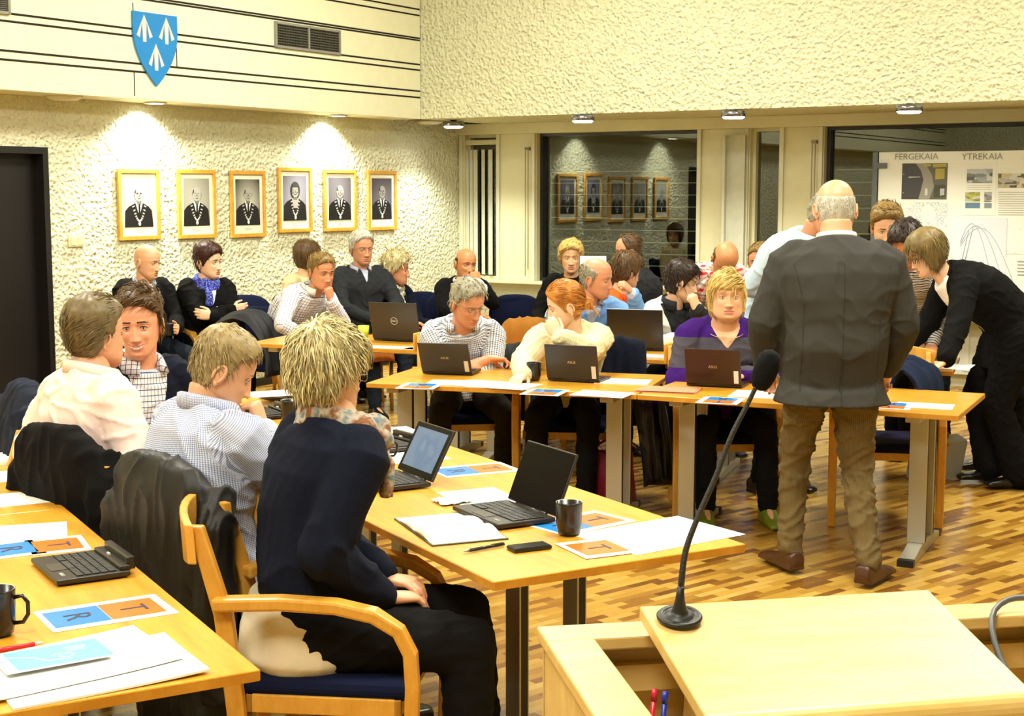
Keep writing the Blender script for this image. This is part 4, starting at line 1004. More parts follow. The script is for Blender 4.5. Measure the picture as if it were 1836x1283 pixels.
def face_feat(x, y, z, front, o):
    g_ = lambda cx, cz, sx, sz: np.exp(-((np.abs(x)-cx)/sx)**2-((z-cz)/sz)**2)
    g1 = lambda cx, cz, sx, sz: np.exp(-((x-cx)/sx)**2-((z-cz)/sz)**2)
    d = np.zeros_like(x)
    d -= .0105*g_(.031, .001, .019, .0135)
    d += .0045*g_(.028, .020, .022, .007)
    d -= .003*g1(0, .012, .010, .010)
    # nose
    t = np.clip((.012-z)/.056, 0, 1); hgt = (.004+.0185*t**1.05)*o.get('nose', 1)
    fall = np.where(z < -.044, np.exp(-((z+.044)/.006)**2), np.where(z > .012, np.exp(-((z-.012)/.01)**2), 1))
    wd = .0070+.0062*t
    d += hgt*fall*np.exp(-(np.abs(x)/wd)**2.2)
    d += .008*g_(.0135, -.043, .006, .007)
    sm = o.get('smile', 0)
    zm = -.0715+sm*.008*(np.abs(x)/.025)**2
    lipw = np.clip(1-(np.abs(x)/(.028+.005*sm))**2, 0, 1)
    d += .0052*np.exp(-((z-zm-.0055)/.0045)**2)*lipw+.0056*np.exp(-((z-zm+.0065)/.005)**2)*lipw
    d -= .0035*np.exp(-((z-zm)/.0022)**2)*lipw
    d -= .0025*g1(0, -.088, .018, .005); d += .004*g1(0, -.103, .018, .011)
    d += (.0035+.004*sm)*g_(.042, -.030, .016, .016)
    d -= .0025*sm*g_(.033, -.06, .005, .012)
    d -= .0025*g_(.058, -.055, .012, .02)*(2-o.get('fat', 1)*1.2)
    return d*front
NZ, NA = 66, 92
def hair_mask(phi, z, st):
    """signed measure: > 0 where hair grows"""
    a = np.abs(np.mod(phi+math.pi, 2*math.pi)-math.pi)
    k = st['line']; zl = np.interp(a, [R(x) for x in k[0]], k[1])
    m = (z-zl)/.012
    if 'top' in k[2:] or len(k) > 2:
        zt = np.interp(a, [R(x) for x in k[0]], k[2]); m = np.minimum(m, (zt-z)/.014)
    return m
LINES = {
 'man': ([0, 25, 45, 62, 74, 84, 96, 106, 130, 180], [.082, .080, .066, .052, .046, -.012, .012, -.035, -.062, -.070]),
 'receding': ([0, 18, 35, 55, 72, 84, 96, 106, 130, 180], [.098, .104, .108, .085, .05, -.012, .012, -.035, -.062, -.070]),
 'woman': ([0, 25, 45, 60, 74, 84, 96, 106, 130, 180], [.070, .064, .050, .030, .005, -.030, .012, -.040, -.070, -.085]),
 'bob': ([0, 20, 38, 52, 66, 80, 100, 120, 180], [.050, .046, .040, .010, -.04, -.075, -.085, -.090, -.095]),
 'fringe': ([0, 25, 45, 55, 66, 78, 100, 120, 180], [.035, .040, .038, .015, -.03, -.075, -.085, -.092, -.10]),
 'bald': ([0, 60, 78, 84, 96, 106, 130, 180], [.3, .3, .3, -.012, .012, -.035, -.058, -.066], [.0, .0, .0, .045, .05, .052, .045, .035]),
 'balding': ([0, 55, 70, 84, 96, 106, 130, 180], [.3, .3, .04, -.012, .012, -.035, -.060, -.068], [.0, .04, .05, .062, .072, .085, .095, .090]),
}
def build_head(mb, M, o, slots):
    """adds head, ears, eyes to mb (world space through M).  slots: skin, lip, white, iris, brow, teeth"""
    fat, jaw = o.get('fat', 1), o.get('jaw', 1)
    zz = np.concatenate([np.linspace(-.1235, -.112, 6), np.linspace(-.108, .03, 42), np.linspace(.036, .1235, NZ-48)])
    s = np.arange(NA)/NA*2*math.pi; ph = s-.38*np.sin(s)
    P, Zg = np.meshgrid(ph, zz); x, y, z = head_pt(P, Zg, fat, jaw)
    fr = np.clip((np.cos(P)-.15)/.35, 0, 1); y = y+face_feat(x, y, z, fr, o)
    vs = [M @ V((x[i, j], y[i, j], z[i, j])) for i in range(NZ) for j in range(NA)]
    fs = []; mi = []
    sm = o.get('smile', 0)
    for i in range(NZ-1):
        for j in range(NA):
            j2 = (j+1) % NA; fs.append((i*NA+j, i*NA+j2, (i+1)*NA+j2, (i+1)*NA+j))
            fx = (x[i, j]+x[i, j2])/2; fz = (z[i, j]+z[i+1, j])/2; k = slots['skin']
            if np.cos(P[i, j]) > .4:
                zm = -.0715+sm*.008*(abs(fx)/.025)**2; hw = .025+.006*sm
                if abs(fx) < hw:
                    q = 1-(fx/hw)**2; dz = fz-zm
                    if abs(dz+.0005) < .0095*q**.6+.001: k = slots['lip']
                    if sm > .5 and abs(dz) < .0036*q: k = slots['teeth']
                bz = .0235-.25*max(0, abs(fx)-.036)+.06*min(0, abs(fx)-.03)
                if .013 < abs(fx) < .049 and abs(fz-bz) < .0036*(1-.45*(abs(fx)-.013)/.036): k = slots['brow']
            mi.append(k)
    a = len(vs); vs.append(M @ V((0, .046, -.125))); vs.append(M @ V((0, -.012, .1245)))
    for j in range(NA):
        fs.append((a, (j+1) % NA, j)); fs.append((a+1, (NZ-1)*NA+j, (NZ-1)*NA+(j+1) % NA)); mi += [slots['skin']]*2
    off = len(mb.v); mb.v += [tuple(p) for p in vs]; mb.f += [tuple(q+off for q in f) for f in fs]; mb.mi += mi; mb.smooth += [True]*len(fs)
    # eyes
    for sx in (-1, 1):
        ex = sx*.031; ey = .083*1.0-.0115+.0035-.0105
        if not o.get('closed'):
            mb.ell((ex, ey, .0005), (.0132, .0130, .0066 if sm < .5 else .0052), M, slots['white'], 14, 8)
            gx = ex+o.get('look', 0)*.004
            mb.ell((gx, ey+.0075, .0005), (.0052, .0062, .0052), M, slots['iris'], 12, 8)
        pts = [(ex+sx*.0*u+.0150*u, ey+.0116-.004*u*u, .0065-.0062*u*u) for u in np.linspace(-1, 1, 9)]
        mb.tube(pts, [.0008, .0014, .0018, .002, .002, .002, .0018, .0014, .0008], 6, slots['brow'], M)
        pts = [(ex+.0150*u, ey+.0105-.004*u*u, -.0060+.0052*u*u) for u in np.linspace(-1, 1, 9)]
        mb.tube(pts, .0016, 6, slots['skin'], M)
        for dz, rr in ((.0095, .0032),):
            pts = [(ex+.0165*u, ey+.0085-.005*u*u, dz-.0055*u*u) for u in np.linspace(-1, 1, 9)]
            mb.tube(pts, rr, 6, slots['skin'], M)
        # nostrils
        mb.ell((sx*.0062, .0975, -.0490), (.0026, .0034, .0012), M, slots['lip'], 8, 6)
        # ear
        Me = M @ T3(sx*(.0775*(1+(fat-1)*.6)), -.014, -.010, R(-sx*-24) if False else R(sx*-22), R(-12), 0)
        mb.ell((0, -.004, 0), (.009, .0185, .032), Me, slots['skin'], 14, 10)
        ring = [(sx*(.006+.004*max(0, -math.cos(a_))), -.006+.0155*math.cos(a_), .002+.0275*math.sin(a_)) for a_ in np.linspace(R(-60), R(230), 15)]
        mb.tube(ring, [.003]+[.0048]*13+[.003], 7, slots['skin'], Me)
        mb.ell((sx*.003, -.001, -.026), (.005, .007, .009), Me, slots['skin'], 10, 8)
def hair_material(name, c1, c2):
    if name in _mc: return _mc[name]
    s = NT(name); at = s.n('ShaderNodeAttribute'); at.attribute_name = 'hv'
    nz = s.noise(s.mapping(s.coord(), (70, 70, 20)), 3, 3)
    f = s.math('ADD', s.math('MULTIPLY', at.outputs['Fac'], .75), s.math('MULTIPLY', nz, .3))
    s.l(s.ramp(f, [(.12, lin(c1)), (.85, lin(c2))]), s.b.inputs['Base Color']); s.b.inputs['Roughness'].default_value = .45
    s.b.inputs['Specular IOR Level'].default_value = .35; s.bump(nz, .3, .003); _mc[name] = s.m; return s.m
def build_hair(o, M, st, m_h, parent, seed=1, name='hair'):
    """st: line, thick, locks, llen, lw, flow ('crown','back','forward','side'), mess, lift"""
    rnd = random.Random(seed); fat = o.get('fat', 1); jaw = o.get('jaw', 1)
    L_ = LINES[st['line']]; sd = dict(line=L_)
    t0 = st.get('thick', .014)
    nz_, na_ = 56, 84
    zz = np.linspace(-.112, .1235, nz_); s = np.arange(na_)/na_*2*math.pi
    def surf(P, Z, off):
        x, y, z = head_pt(P, Z, fat, jaw)
        dx, dy, dz = x/.077, (y+.012)/.095, z/.125; l_ = np.sqrt(dx*dx+dy*dy+dz*dz)+1e-6
        cxz = np.array([dx/.077, dy/.095, dz/.125]); n_ = cxz/np.sqrt((cxz**2).sum(0))
        return x+n_[0]*off, y+n_[1]*off, z+n_[2]*off, n_
    def thick(P, Z):
        m = hair_mask(P, Z, sd); e = np.clip(m, 0, 1)
        a = np.abs(np.mod(P+math.pi, 2*math.pi)-math.pi)
        top = np.clip((Z-.02)/.08, 0, 1); side = .55 if st.get('short_sides', True) else 1.0
        b_ = t0*(side+(1-side)*top)*(1+st.get('topx', .25)*top)
        b_ = b_*(1+st.get('backx', 0)*np.clip((a-1.6)/1.2, 0, 1))
        return np.where(m > 0, b_*np.sqrt(e)+.001, -.006), m
    P, Zg = np.meshgrid(s, zz); T_, m = thick(P, Zg)
    x, y, z, n_ = surf(P, Zg, T_)
    mb = MB(); hv = []
    vs = []
    for i in range(nz_):
        for j in range(na_):
            q = V((x[i, j], y[i, j], z[i, j]))
            w_ = noise.noise(V((q.x*55, q.y*55, q.z*16+seed))); q2 = q+V((n_[0][i, j], n_[1][i, j], n_[2][i, j]))*(w_*.18*max(0, T_[i, j])); vs.append(M @ q2); hv.append(.35+.3*w_)
    fs = []
    for i in range(nz_-1):
        for j in range(na_):
            j2 = (j+1) % na_
            if int(m[i, j] > 0)+int(m[i, j2] > 0)+int(m[i+1, j2] > 0)+int(m[i+1, j] > 0) >= 2: fs.append((i*na_+j, i*na_+j2, (i+1)*na_+j2, (i+1)*na_+j))
    if m[-1].max() > 0:
        c = sum((vs[(nz_-1)*na_+j] for j in range(na_)), V((0, 0, 0)))/na_; vs.append(c+(M.to_3x3() @ V((0, 0, .001)))); hv.append(.4)
        for j in range(na_): fs.append((len(vs)-1, (nz_-1)*na_+j, (nz_-1)*na_+(j+1) % na_))
    mb.add(vs, fs, 0, True)
    # locks
    N = st.get('locks', 260); ll = st.get('llen', .04); lw = st.get('lw', .0035); flow = st.get('flow', 'crown'); mess = st.get('mess', .3)
    crown = V(st.get('crown', (0, -.035, .125))); cnt = 0; tries = 0
    while cnt < N and tries < N*12:
        tries += 1
        zr = rnd.uniform(-.1, .1225); zr = math.sin(rnd.uniform(-.9, 1.35))*.125; pr_ = rnd.uniform(0, 2*math.pi)
        tt, mm = thick(np.array(pr_), np.array(zr))
        if mm < .15: continue
        x1, y1, z1, n1 = surf(np.array(pr_), np.array(zr), tt*.75); p = V((float(x1), float(y1), float(z1))); n = V([float(q) for q in n1])
        d = p-crown
        if flow == 'back': d = V((d.x*.3, -.12, -.05 if zr < .03 else 0))
        elif flow == 'forward': d = V((d.x*.6, .10, -.03))+(V((0, 0, -.1)) if zr < .03 or p.y < -.02 else V((0, 0, 0)))
        elif flow == 'side': d = V((.12 if zr > .05 else d.x*.6, d.y*.5, -.03 if zr > .05 else -.12))
        elif flow == 'up': d = V((d.x*.4, .05 if p.y > 0 else -.02, .06 if zr > .04 else -.1))
        elif flow == 'tail': d = V((-p.x*.8, -.12, (0.0-p.z)*.5))
        d = d-n*d.dot(n); d = d.normalized() if d.length > 1e-4 else V((0, 1, 0))
        d = (d+V((rnd.gauss(0, 1), rnd.gauss(0, 1), rnd.gauss(0, 1)))*mess).normalized()
        L = ll*rnd.uniform(.6, 1.25)*(1 if zr > -.02 or st.get('long') else .6); k = 5; pts = [p.copy()]; q = p.copy(); lift = st.get('lift', .25)*rnd.uniform(.2, 1.6)
        r0 = math.sqrt((p.x/.077)**2+((p.y+.012)/.095)**2+(p.z/.125)**2)
        for a in range(k):
            q = q+d*(L/k)+V((0, 0, -L/k*st.get('grav', .15)))
            r1 = math.sqrt((q.x/.077)**2+((q.y+.012)/.095)**2+(q.z/.125)**2)
            tgt = r0+lift*math.sin(math.pi*min(1, (a+1)/k*.8))*L/.09
            if q.z > -.07: sc_ = tgt/r1; q = V((q.x*sc_, (q.y+.012)*sc_-.012, q.z*sc_))
            pts.append(q.copy())
        w0 = lw*rnd.uniform(.6, 1.3); before = len(mb.v)
        mb.tube([M @ q for q in pts], [w0*.7, w0, w0, w0*.8, w0*.5, w0*.08], 4, 0, None, .6, caps=False)
        hv += [rnd.random()]*(len(mb.v)-before); cnt += 1
    for ex in st.get('extra', []): ex(mb, hv, M, rnd)
    me = mb.mesh(name, m_h); at = me.attributes.new('hv', 'FLOAT', 'POINT'); at.data.foreach_set('value', hv+[.5]*(len(mb.v)-len(hv)))
    h = bpy.data.objects.new(name, me); col.objects.link(h); h.parent = parent; return h
# ---- hand: fingers curl about the palm
def build_hand(mb, Wr, hd, pn, side, curl=.35, s=1.0, spread=.12, point=False, thumb=.5):
    """Wr wrist, hd direction of the palm, pn palm normal (palm side), side +1 = right hand"""
    y = nsm(hd); n = V(pn); n = (n-y*n.dot(y)).normalized(); x = y.cross(n)*side; x.normalize()
    B = lambda a, b_, c: V(Wr)+x*a*s+y*b_*s+n*c*s
    # palm
    rings = []
    for t, w_, th in ((-.012, .026, .019), (.01, .030, .019), (.035, .038, .0165), (.065, .042, .0145), (.088, .041, .012), (.096, .034, .008)):
        rings.append(ering(B(0, t, 0), x, n, w_*s, th*s, 16, .85))
    mb.loft(rings)
    mb.ell(B(.022, .03, .008), (.018*s, .018*s, .018*s), n=12, m=8)
    for k, (fx, fy, L) in enumerate(((.030, .090, .074), (.010, .095, .082), (-.010, .092, .076), (-.029, .084, .060))):
        c = curl*(1+.12*k) if not (point and k == 0) else .08; ang = spread*(1.2-k*.8)*(1-curl)
        d = (y*math.cos(ang)+x*math.sin(ang)); p = B(fx, fy-.004, .0); pts = [p]; a = 0
        for seg, (fl, ca) in enumerate(((.46, 1.25), (.30, 1.6), (.24, 1.0))):
            a += c*ca; dd = d*math.cos(a)+n*math.sin(a); p = p+dd*(L*fl*s); pts.append(p)
        mb.tube([pts[0]-d*.012*s]+pts, [.0095*s, .0095*s, .0086*s, .0078*s, .0062*s], 9); mb.ell(pts[-1], (.0064*s,)*3, n=8, m=6); mb.ell(pts[1], (.0088*s,)*3, n=8, m=6); mb.ell(pts[2], (.0080*s,)*3, n=8, m=6)
    p = B(.024, .018, .006); d = (x*.72+y*.62+n*(.25+thumb*.5)).normalized(); p1 = p+d*.036*s; d2 = (x*(.35-thumb*.4)+y*.85+n*(.2+thumb*.5)).normalized(); p2 = p1+d2*.032*s; p3 = p2+(d2-x*.25*thumb).normalized()*.025*s
    mb.tube([p, p1, p2, p3], [.015*s, .0118*s, .0100*s, .0075*s], 9); mb.ell(p3, (.0076*s,)*3, n=8, m=6); mb.ell(p1, (.0119*s,)*3, n=8, m=6); mb.ell(p2, (.0101*s,)*3, n=8, m=6)
# ---- cloth shell
def fold(co, nrm, segs, amp, seed, freq=1.0):
    out = np.empty(len(co))
    for i, p in enumerate(co):
        q = V(p)*9*freq+V((seed, 0, seed)); w_ = V((noise.noise(q*.6), noise.noise(q*.6+V((9, 2, 1))), 0))*1.2
        r_ = 1-abs(noise.noise(V((q.x+w_.x, q.y+w_.y, q.z*1.5+w_.x)))*2.0); out[i] = (r_**3-.35)+.35*noise.noise(q*.35)
    return out*amp
def skin_cloth(mb, name, mats, segs, voxel=.009, amp=.006, seed=1, freq=1.0, smooth=3, base=V((0, 0, 0)), seam=0, parent=None, split=None):
    me = remesh(mb, voxel, name, smooth)
    co = mesh_np(me); n = len(co)
    nr = np.empty(n*3); me.vertices.foreach_get('normal', nr); nr = nr.reshape(-1, 3)
    # nearest segment -> cuv
    best = np.full(n, 1e9); uu = np.zeros(n); vv = np.zeros(n); du = np.zeros(n); dv = np.zeros(n); dz = np.zeros(n)
    for si, (a, b_, r_, ref, r2) in enumerate(segs):
        a = np.array(a); b_ = np.array(b_); ref = np.array(ref); d = b_-a; L = np.linalg.norm(d); d = d/L
        t = (co-a)@d; tc = np.clip(t, 0, L); pr_ = a+tc[:, None]*d; rv = co-pr_; dist = np.linalg.norm(rv, axis=1)/(r_)
        rx = ref-d*(ref@d); rx /= np.linalg.norm(rx); ry = np.cross(d, rx); ang = np.arctan2(rv@ry, rv@rx)
        m = dist < best; best[m] = dist[m]; uu[m] = (ang*r2)[m]; vv[m] = (t+si*.37)[m]; dz[m] = (t/L if si == 0 else t*0+.9)[m]
    if amp: co = co+nr*fold(co, nr, segs, amp, seed, freq)[:, None]
    co = co-np.array(base)
    me.vertices.foreach_set('co', co.ravel())
    at = me.attributes.new('cuv', 'FLOAT_VECTOR', 'POINT'); at.data.foreach_set('vector', np.stack([uu, vv, co[:, 2]], 1).ravel())
    for m in (mats if isinstance(mats, (list, tuple)) else [mats]): me.materials.append(m)
    if me.materials and len(me.materials) > 1 and split is not None:
        pass
    me.polygons.foreach_set('use_smooth', [True]*len(me.polygons)); me.update()
    if split is None:
        o = bpy.data.objects.new(name, me); col.objects.link(o); o.parent = parent; return o
    outs = []
    fn, name2, mat2 = split
    for keep, nm, mm in ((False, name, None), (True, name2, mat2)):
        bm = bmesh.new(); bm.from_mesh(me); dl = [f for f in bm.faces if bool(fn(f.calc_center_median()+V(base))) != keep]
        bmesh.ops.delete(bm, geom=dl, context='FACES')
        for _ in range(6):                                   # even out the cut edge
            nw = {}
            for v in bm.verts:
                bn = [e.other_vert(v) for e in v.link_edges if e.is_boundary]
                if len(bn) == 2: nw[v] = v.co*.4+(bn[0].co+bn[1].co)*.3
            for v, c_ in nw.items(): v.co = c_
        m2 = bpy.data.meshes.new(nm); bm.to_mesh(m2); bm.free()
        if not len(m2.polygons): continue
        for m in ([mm] if mm else list(me.materials)): m2.materials.append(m)
        o = bpy.data.objects.new(nm, m2); col.objects.link(o); o.parent = parent; outs.append(o)
    return outs[0]
SK = {}
def skin(name, c, red=.0):
    if name in SK: return SK[name]
    s = NT(name); co = s.coord(); b = lin(c); n1 = s.noise(co, 18, 3)
    s.l(s.mix(n1, tuple(x*f for x, f in zip(b[:3], (.97, .86, .80)))+(1,), tuple(min(1, x*1.06) for x in b[:3])+(1,)), s.b.inputs['Base Color'])
    s.b.inputs['Roughness'].default_value = .42; s.b.inputs['Specular IOR Level'].default_value = .4
    s.b.inputs['Subsurface Weight'].default_value = .08; s.b.inputs['Subsurface Radius'].default_value = (.012, .004, .002)
    s.bump(s.noise(co, 260, 2), .08, .002); SK[name] = s.m; return s.m
m_lip = mat('lips', '#c27866', .4); m_white = mat('eye_white', '#e4ddd2', .3); m_iris = mat('eye_dark', '#241c18', .2); m_teeth = mat('teeth', '#f0eadc', .3)
m_shoe = mat('black_leather', '#0d0c0c', .3)
def shoe(mb, heel, toe, w_=.050, h_=.082, boot=0):
    h, t = V(heel), V(toe); f = (t-h); L = f.length; f.normalize(); sd = f.cross(V((0, 0, 1))).normalized(); u = V((0, 0, 1))
    rings = []
    for k, (tt, ww, hh, zc) in enumerate(((-.10, .5, .3, .03), (-.06, .75, .85, .045), (.08, .82, 1.0, .042), (.30, .85, .92, .04), (.5, .9, .66, .030), (.72, 1.05, .45, .022), (.9, .9, .36, .018), (1.0, .5, .22, .015))):
        rings.append(ering(h+f*(L*tt)+u*zc, sd, u, w_*ww, h_*hh*.55, 16, .75))
    mb.loft(rings)
    mb.box((0, 0, 0), (w_*1.7, L*1.02, .02), Matrix((( sd.x, f.x, 0, (h+f*L*.46).x), (sd.y, f.y, 0, (h+f*L*.46).y), (0, 0, 1, h.z+.010), (0, 0, 0, 1))))
    if boot: mb.tube([h+u*.04+f*.02, h+u*(.04+boot)+f*.0], [.045, .055], 14)
PEOPLE = []
def person(label, head, face=180, pitch=0, roll=0, body=None, lean=(.10, 0), stand=False, hip_z=None, s=1.0, fat=1.0, ho=None, sk=('skin_fair', '#dba384'),
           hair=None, top=None, sleeves='long', pants=None, arms=None, legs=None, coll=None, split=None, glasses=None, shoes=m_shoe, vox=.009, extras=(), curve=.05, skirt=0, fine=False, seam_front=False, neck_r=1.0, shw=1.0, tw=0, hscale=1.07, neckl=.085, amp=.007, hipoff=None, hipw=1.0, shd=.005, noff=(0, 0, 0), seed=None, trous_amp=.007):
    ho = dict(ho or {}); ho.setdefault('fat', 1.0); body = face if body is None else body
    seed = seed or (len(PEOPLE)+1)*1.7
    Hc = W(*head)
    fb = V((math.sin(R(body)), math.cos(R(body)), 0)); rb = V((fb.y, -fb.x, 0)); U = V((0, 0, 1))
    hipz = hip_z or (.53 if not stand else .94*s)
    hip = V((Hc.x, Hc.y, 0))-fb*lean[0]-rb*lean[1]; base = V((hip.x, hip.y, 0)); hip.z = hipz
    Lc = lambda q: base+rb*q[0]+fb*q[1]+U*q[2]
    # head matrix: local +y is the face
    ff = R(face); Mh = Matrix.Translation(Hc) @ Euler((R(-pitch), 0, -ff), 'XYZ').to_matrix().to_4x4()
    Mh = Matrix.Translation(Hc) @ Matrix.Rotation(-ff, 4, 'Z') @ Matrix.Rotation(R(-pitch), 4, 'X') @ Matrix.Rotation(R(roll), 4, 'Y') @ Matrix.Scale(hscale, 4)
    skull = Mh @ V((0, -.022, -.055))
    spine_dir = (V((Hc.x, Hc.y, Hc.z))-hip).normalized()
    nd = (spine_dir*.6+U*.4).normalized()
    N = skull-nd*(neckl*s)-fb*.012+V(noff)
    # spine
    mid = hip.lerp(N, .5)-fb*curve+U*.0
    def sp(t): return hip*(1-t)**2+(mid*2-(hip+N)*.5)*2*t*(1-t)+N*t*t
    def spd(t): return (sp(min(1, t+.02))-sp(max(0, t-.02))).normalized()
    rt = lambda t: (rb*math.cos(R(tw*t))+fb*math.sin(R(tw*t)))
    rs = rt(1)
    fr_ = lambda t: spd(t).cross(rt(t)).normalized()
    sh_c = sp(.90); SHW = .168*s*shw
    S = {1: sh_c+rs*SHW-spd(.9)*shd, -1: sh_c-rs*SHW-spd(.9)*shd}
    arms = arms or {}; A = {}
    for k in (1, -1):
        a = arms.get(k, dict(w=(.22*k, .28, .66), pole=(.5*k, -.6, -.6)))
        wr = a['W'] if 'W' in a else Lc(a['w'])
        E, Wr = ik(S[k], wr, .295*s, .255*s, rb*a['pole'][0]+fb*a['pole'][1]+U*a['pole'][2] if 'pole' in a else rb*k*.4-U)
        A[k] = (E, Wr, a)
    H = {k: hip+rb*k*.09*s*hipw for k in (1, -1)}
    legs = legs or {}; K = {}
    for k in (1, -1):
        default = (.13*k, .46, .085) if not stand else (.11*k, .0, .085)
        ap = Lc(legs[k]['a']) if k in legs and 'a' in legs[k] else (legs[k]['A'] if k in legs and 'A' in legs[k] else Lc(default))
        pl = legs[k].get('pole', (.15*k, 1, .6)) if k in legs else ((.15*k, .8, 1.2) if not stand else (.1*k, 1, 0))
        Kn, An = ik(H[k], ap, .43*s, .42*s, rb*pl[0]+fb*pl[1]+U*pl[2]); K[k] = (Kn, An, legs.get(k, {}))
    # ---- continuous skin body
    hm = MB(); build_mats = [skin(*sk), m_lip, m_white, m_iris, None, m_teeth]
    tor = MB(); fw = fat
    prof = [(-.06, .12, .085), (.02, .155, .105), (.14, .16, .105), (.34, .14, .095), (.55, .150, .105), (.75, .165, .105), (.88, .150, .085), (.965, .085, .062)]
    tor.loft([ering(sp(t) if t >= 0 else hip-U*.06, rt(max(t, 0)), fr_(max(t, 0)), a*s*(.9+.1*fw)*.93, b_*s*.88*fw, 20, .9) for t, a, b_ in prof])
    nr_ = .056*s*neck_r
    tor.tube([sp(.86), N, skull.lerp(N, .5), skull+nd*.01], [nr_*1.5, nr_*1.12, nr_, nr_*.98], 18)
    for k in (1, -1):
        E, Wr, a = A[k]; Kn, An, lg = K[k]
        limb(tor, [S[k], S[k].lerp(E, .45), E], [.050*s, .045*s, .038*s]); limb(tor, [E, E.lerp(Wr, .35), Wr], [.038*s, .041*s*(1+.1*(fat-1)), .0265*s])
        limb(tor, [H[k], H[k].lerp(Kn, .5), Kn], [.080*s, .07*s, .053*s]); limb(tor, [Kn, Kn.lerp(An, .35), An], [.05*s, .053*s, .036*s])
        limb(tor, [An, An-U*.03+fb*.02, An+fb*.13-U*.055], [.036*s, .035*s, .022*s])
    me = remesh(tor, .010, 'b', 4)
    vv = mesh_np(me)-np.array(base); hm.add([tuple(p) for p in vv], [tuple(p.vertices) for p in me.polygons], 0, True); bpy.data.meshes.remove(me)
    for k in (1, -1):
        E, Wr, a = A[k]
        if a.get('nohand'): continue
        hd = a.get('hd'); hd = (rb*hd[0]+fb*hd[1]+U*hd[2]) if hd else (Wr-E); pn = a.get('pn', (0, 0, -1)); pn = rb*pn[0]+fb*pn[1]+U*pn[2]
        hb = MB(); build_hand(hb, Wr-base, hd, pn, k, a.get('curl', .35), s*.97, thumb=a.get('thumb', .4), point=a.get('point', False)); hb.tube([(Wr-base)-nsm(Wr-E)*.05, Wr-base], [.029*s, .0265*s], 12)
        me = remesh(hb, .0042 if not fine else .0032, 'h', 3); hm.add([tuple(v.co) for v in me.vertices], [tuple(p.vertices) for p in me.polygons], 0, True); bpy.data.meshes.remove(me)
    Mb_ = Matrix.Translation(-base) @ Mh
    build_head(hm, Mb_, ho, dict(skin=0, lip=1, white=2, iris=3, brow=4, teeth=5))
    bh = hair['mat'] if hair else mat('brow_grey', '#8c7c68', .7)
    build_mats[4] = mat(*ho['brow']) if 'brow' in ho else bh
    me = hm.mesh('person', build_mats); bo = bpy.data.objects.new('person', me); col.objects.link(bo); bo.location = base; tag(bo, label, 'person')
    # ---- top
    if top:
        t = dict(mat=None, loose=1.0, name='shirt', hem=-.02, thick=.012, sleeve=1.0, waist=1.0); t.update(top); lo = t['loose']; th = t['thick']
        tm = MB(); hemt = t['hem']
        prof = [(.0, .158, .112), (.10, .162, .112), (.26, .150*t['waist'], .108*t['waist']), (.42, .150*t['waist'], .108), (.58, .160, .115), (.74, .172, .118), (.86, .168, .102), (.94, .115, .078), (1.0, .068, .064)]
        rings = []
        if hemt < 0:
            ax = (hip-sp(.15)).normalized() if not stand else -U
            for q in (1, .5): rings.append(ering(hip+ax*(-hemt*q), rb, fb, (.165+skirt*q)*s*(.75+.25*fat)*hipw+th*lo, (.118+skirt*q*.8)*s*fat+th*lo, 24, .88))
        for tt, a, b_ in prof: rings.append(ering(sp(tt), rt(tt), fr_(tt), (a*s*(.7+.3*fat))*lo*(shw if tt > .5 else 1)*(hipw if tt < .2 else 1)+th, b_*s*fat*lo+th, 24, .88))
        tm.loft(rings)
        for k in (1, -1):
            E, Wr, a = A[k]; sl = t['sleeve']
            limb(tm, [S[k]-rs*k*.03, S[k]+(E-S[k])*.08, S[k].lerp(E, .5), E], [.062*s+th*lo, .060*s*sl+th*lo, .052*s*sl+th*lo, .045*s*sl+th*lo])
            if sleeves == 'long': limb(tm, [E, E.lerp(Wr, .4), E.lerp(Wr, a.get('cuff', .93))], [.045*s*sl+th*lo, .041*s*sl+th*lo, .031*s*sl+th*lo])
            elif sleeves == 'rolled': limb(tm, [E, E.lerp(Wr, .18), E.lerp(Wr, .24)], [.046*s*sl+th*lo, .047*s*sl+th*lo, .046*s*sl+th*lo])
            elif sleeves == 'half': pass
        segs = [(hip, N, .17, fb if not seam_front else fb, .15)]
        # reference (angle 0) sits opposite the seam
        segs[0] = (hip, N, .17*s, (fb if not seam_front else -fb), .14)
        for k in (1, -1):
            E, Wr, a = A[k]; ref = (rb*k*.3+U*.6+fb*.5) if not seam_front else (rb*k*.5+U*.6-fb*.6)
            segs += [(S[k]+rs*k*.02, E, .085, ref, .06), (E, Wr, .085, ref, .05)]
        spl = None
        if t.get('v'):
            vw, vb, m2, n2 = t['v']                            # V opening: half width at the neck, bottom t
            def fn(c, vw=vw, vb=vb):
                rel = c-sp(.6); tt = .6+rel.dot(spd(.6))/((N-hip).length); x_ = (c-sp(min(1, max(0, tt)))).dot(rt(.9)); y_ = (c-sp(min(1, max(0, tt)))).dot(fr_(min(1, max(0, tt))))
                return y_*fs_ > .0 and tt > vb and abs(x_) < vw*(tt-vb)/(1-vb)
            fs_ = 1 if fr_(.5).dot(fb) > 0 else -1
            spl = (fn, n2, m2)
        skin_cloth(tm, t['name'], t['mat'], segs, vox, amp, seed, t.get('freq', 1.0), 3, base, 0, bo, spl)
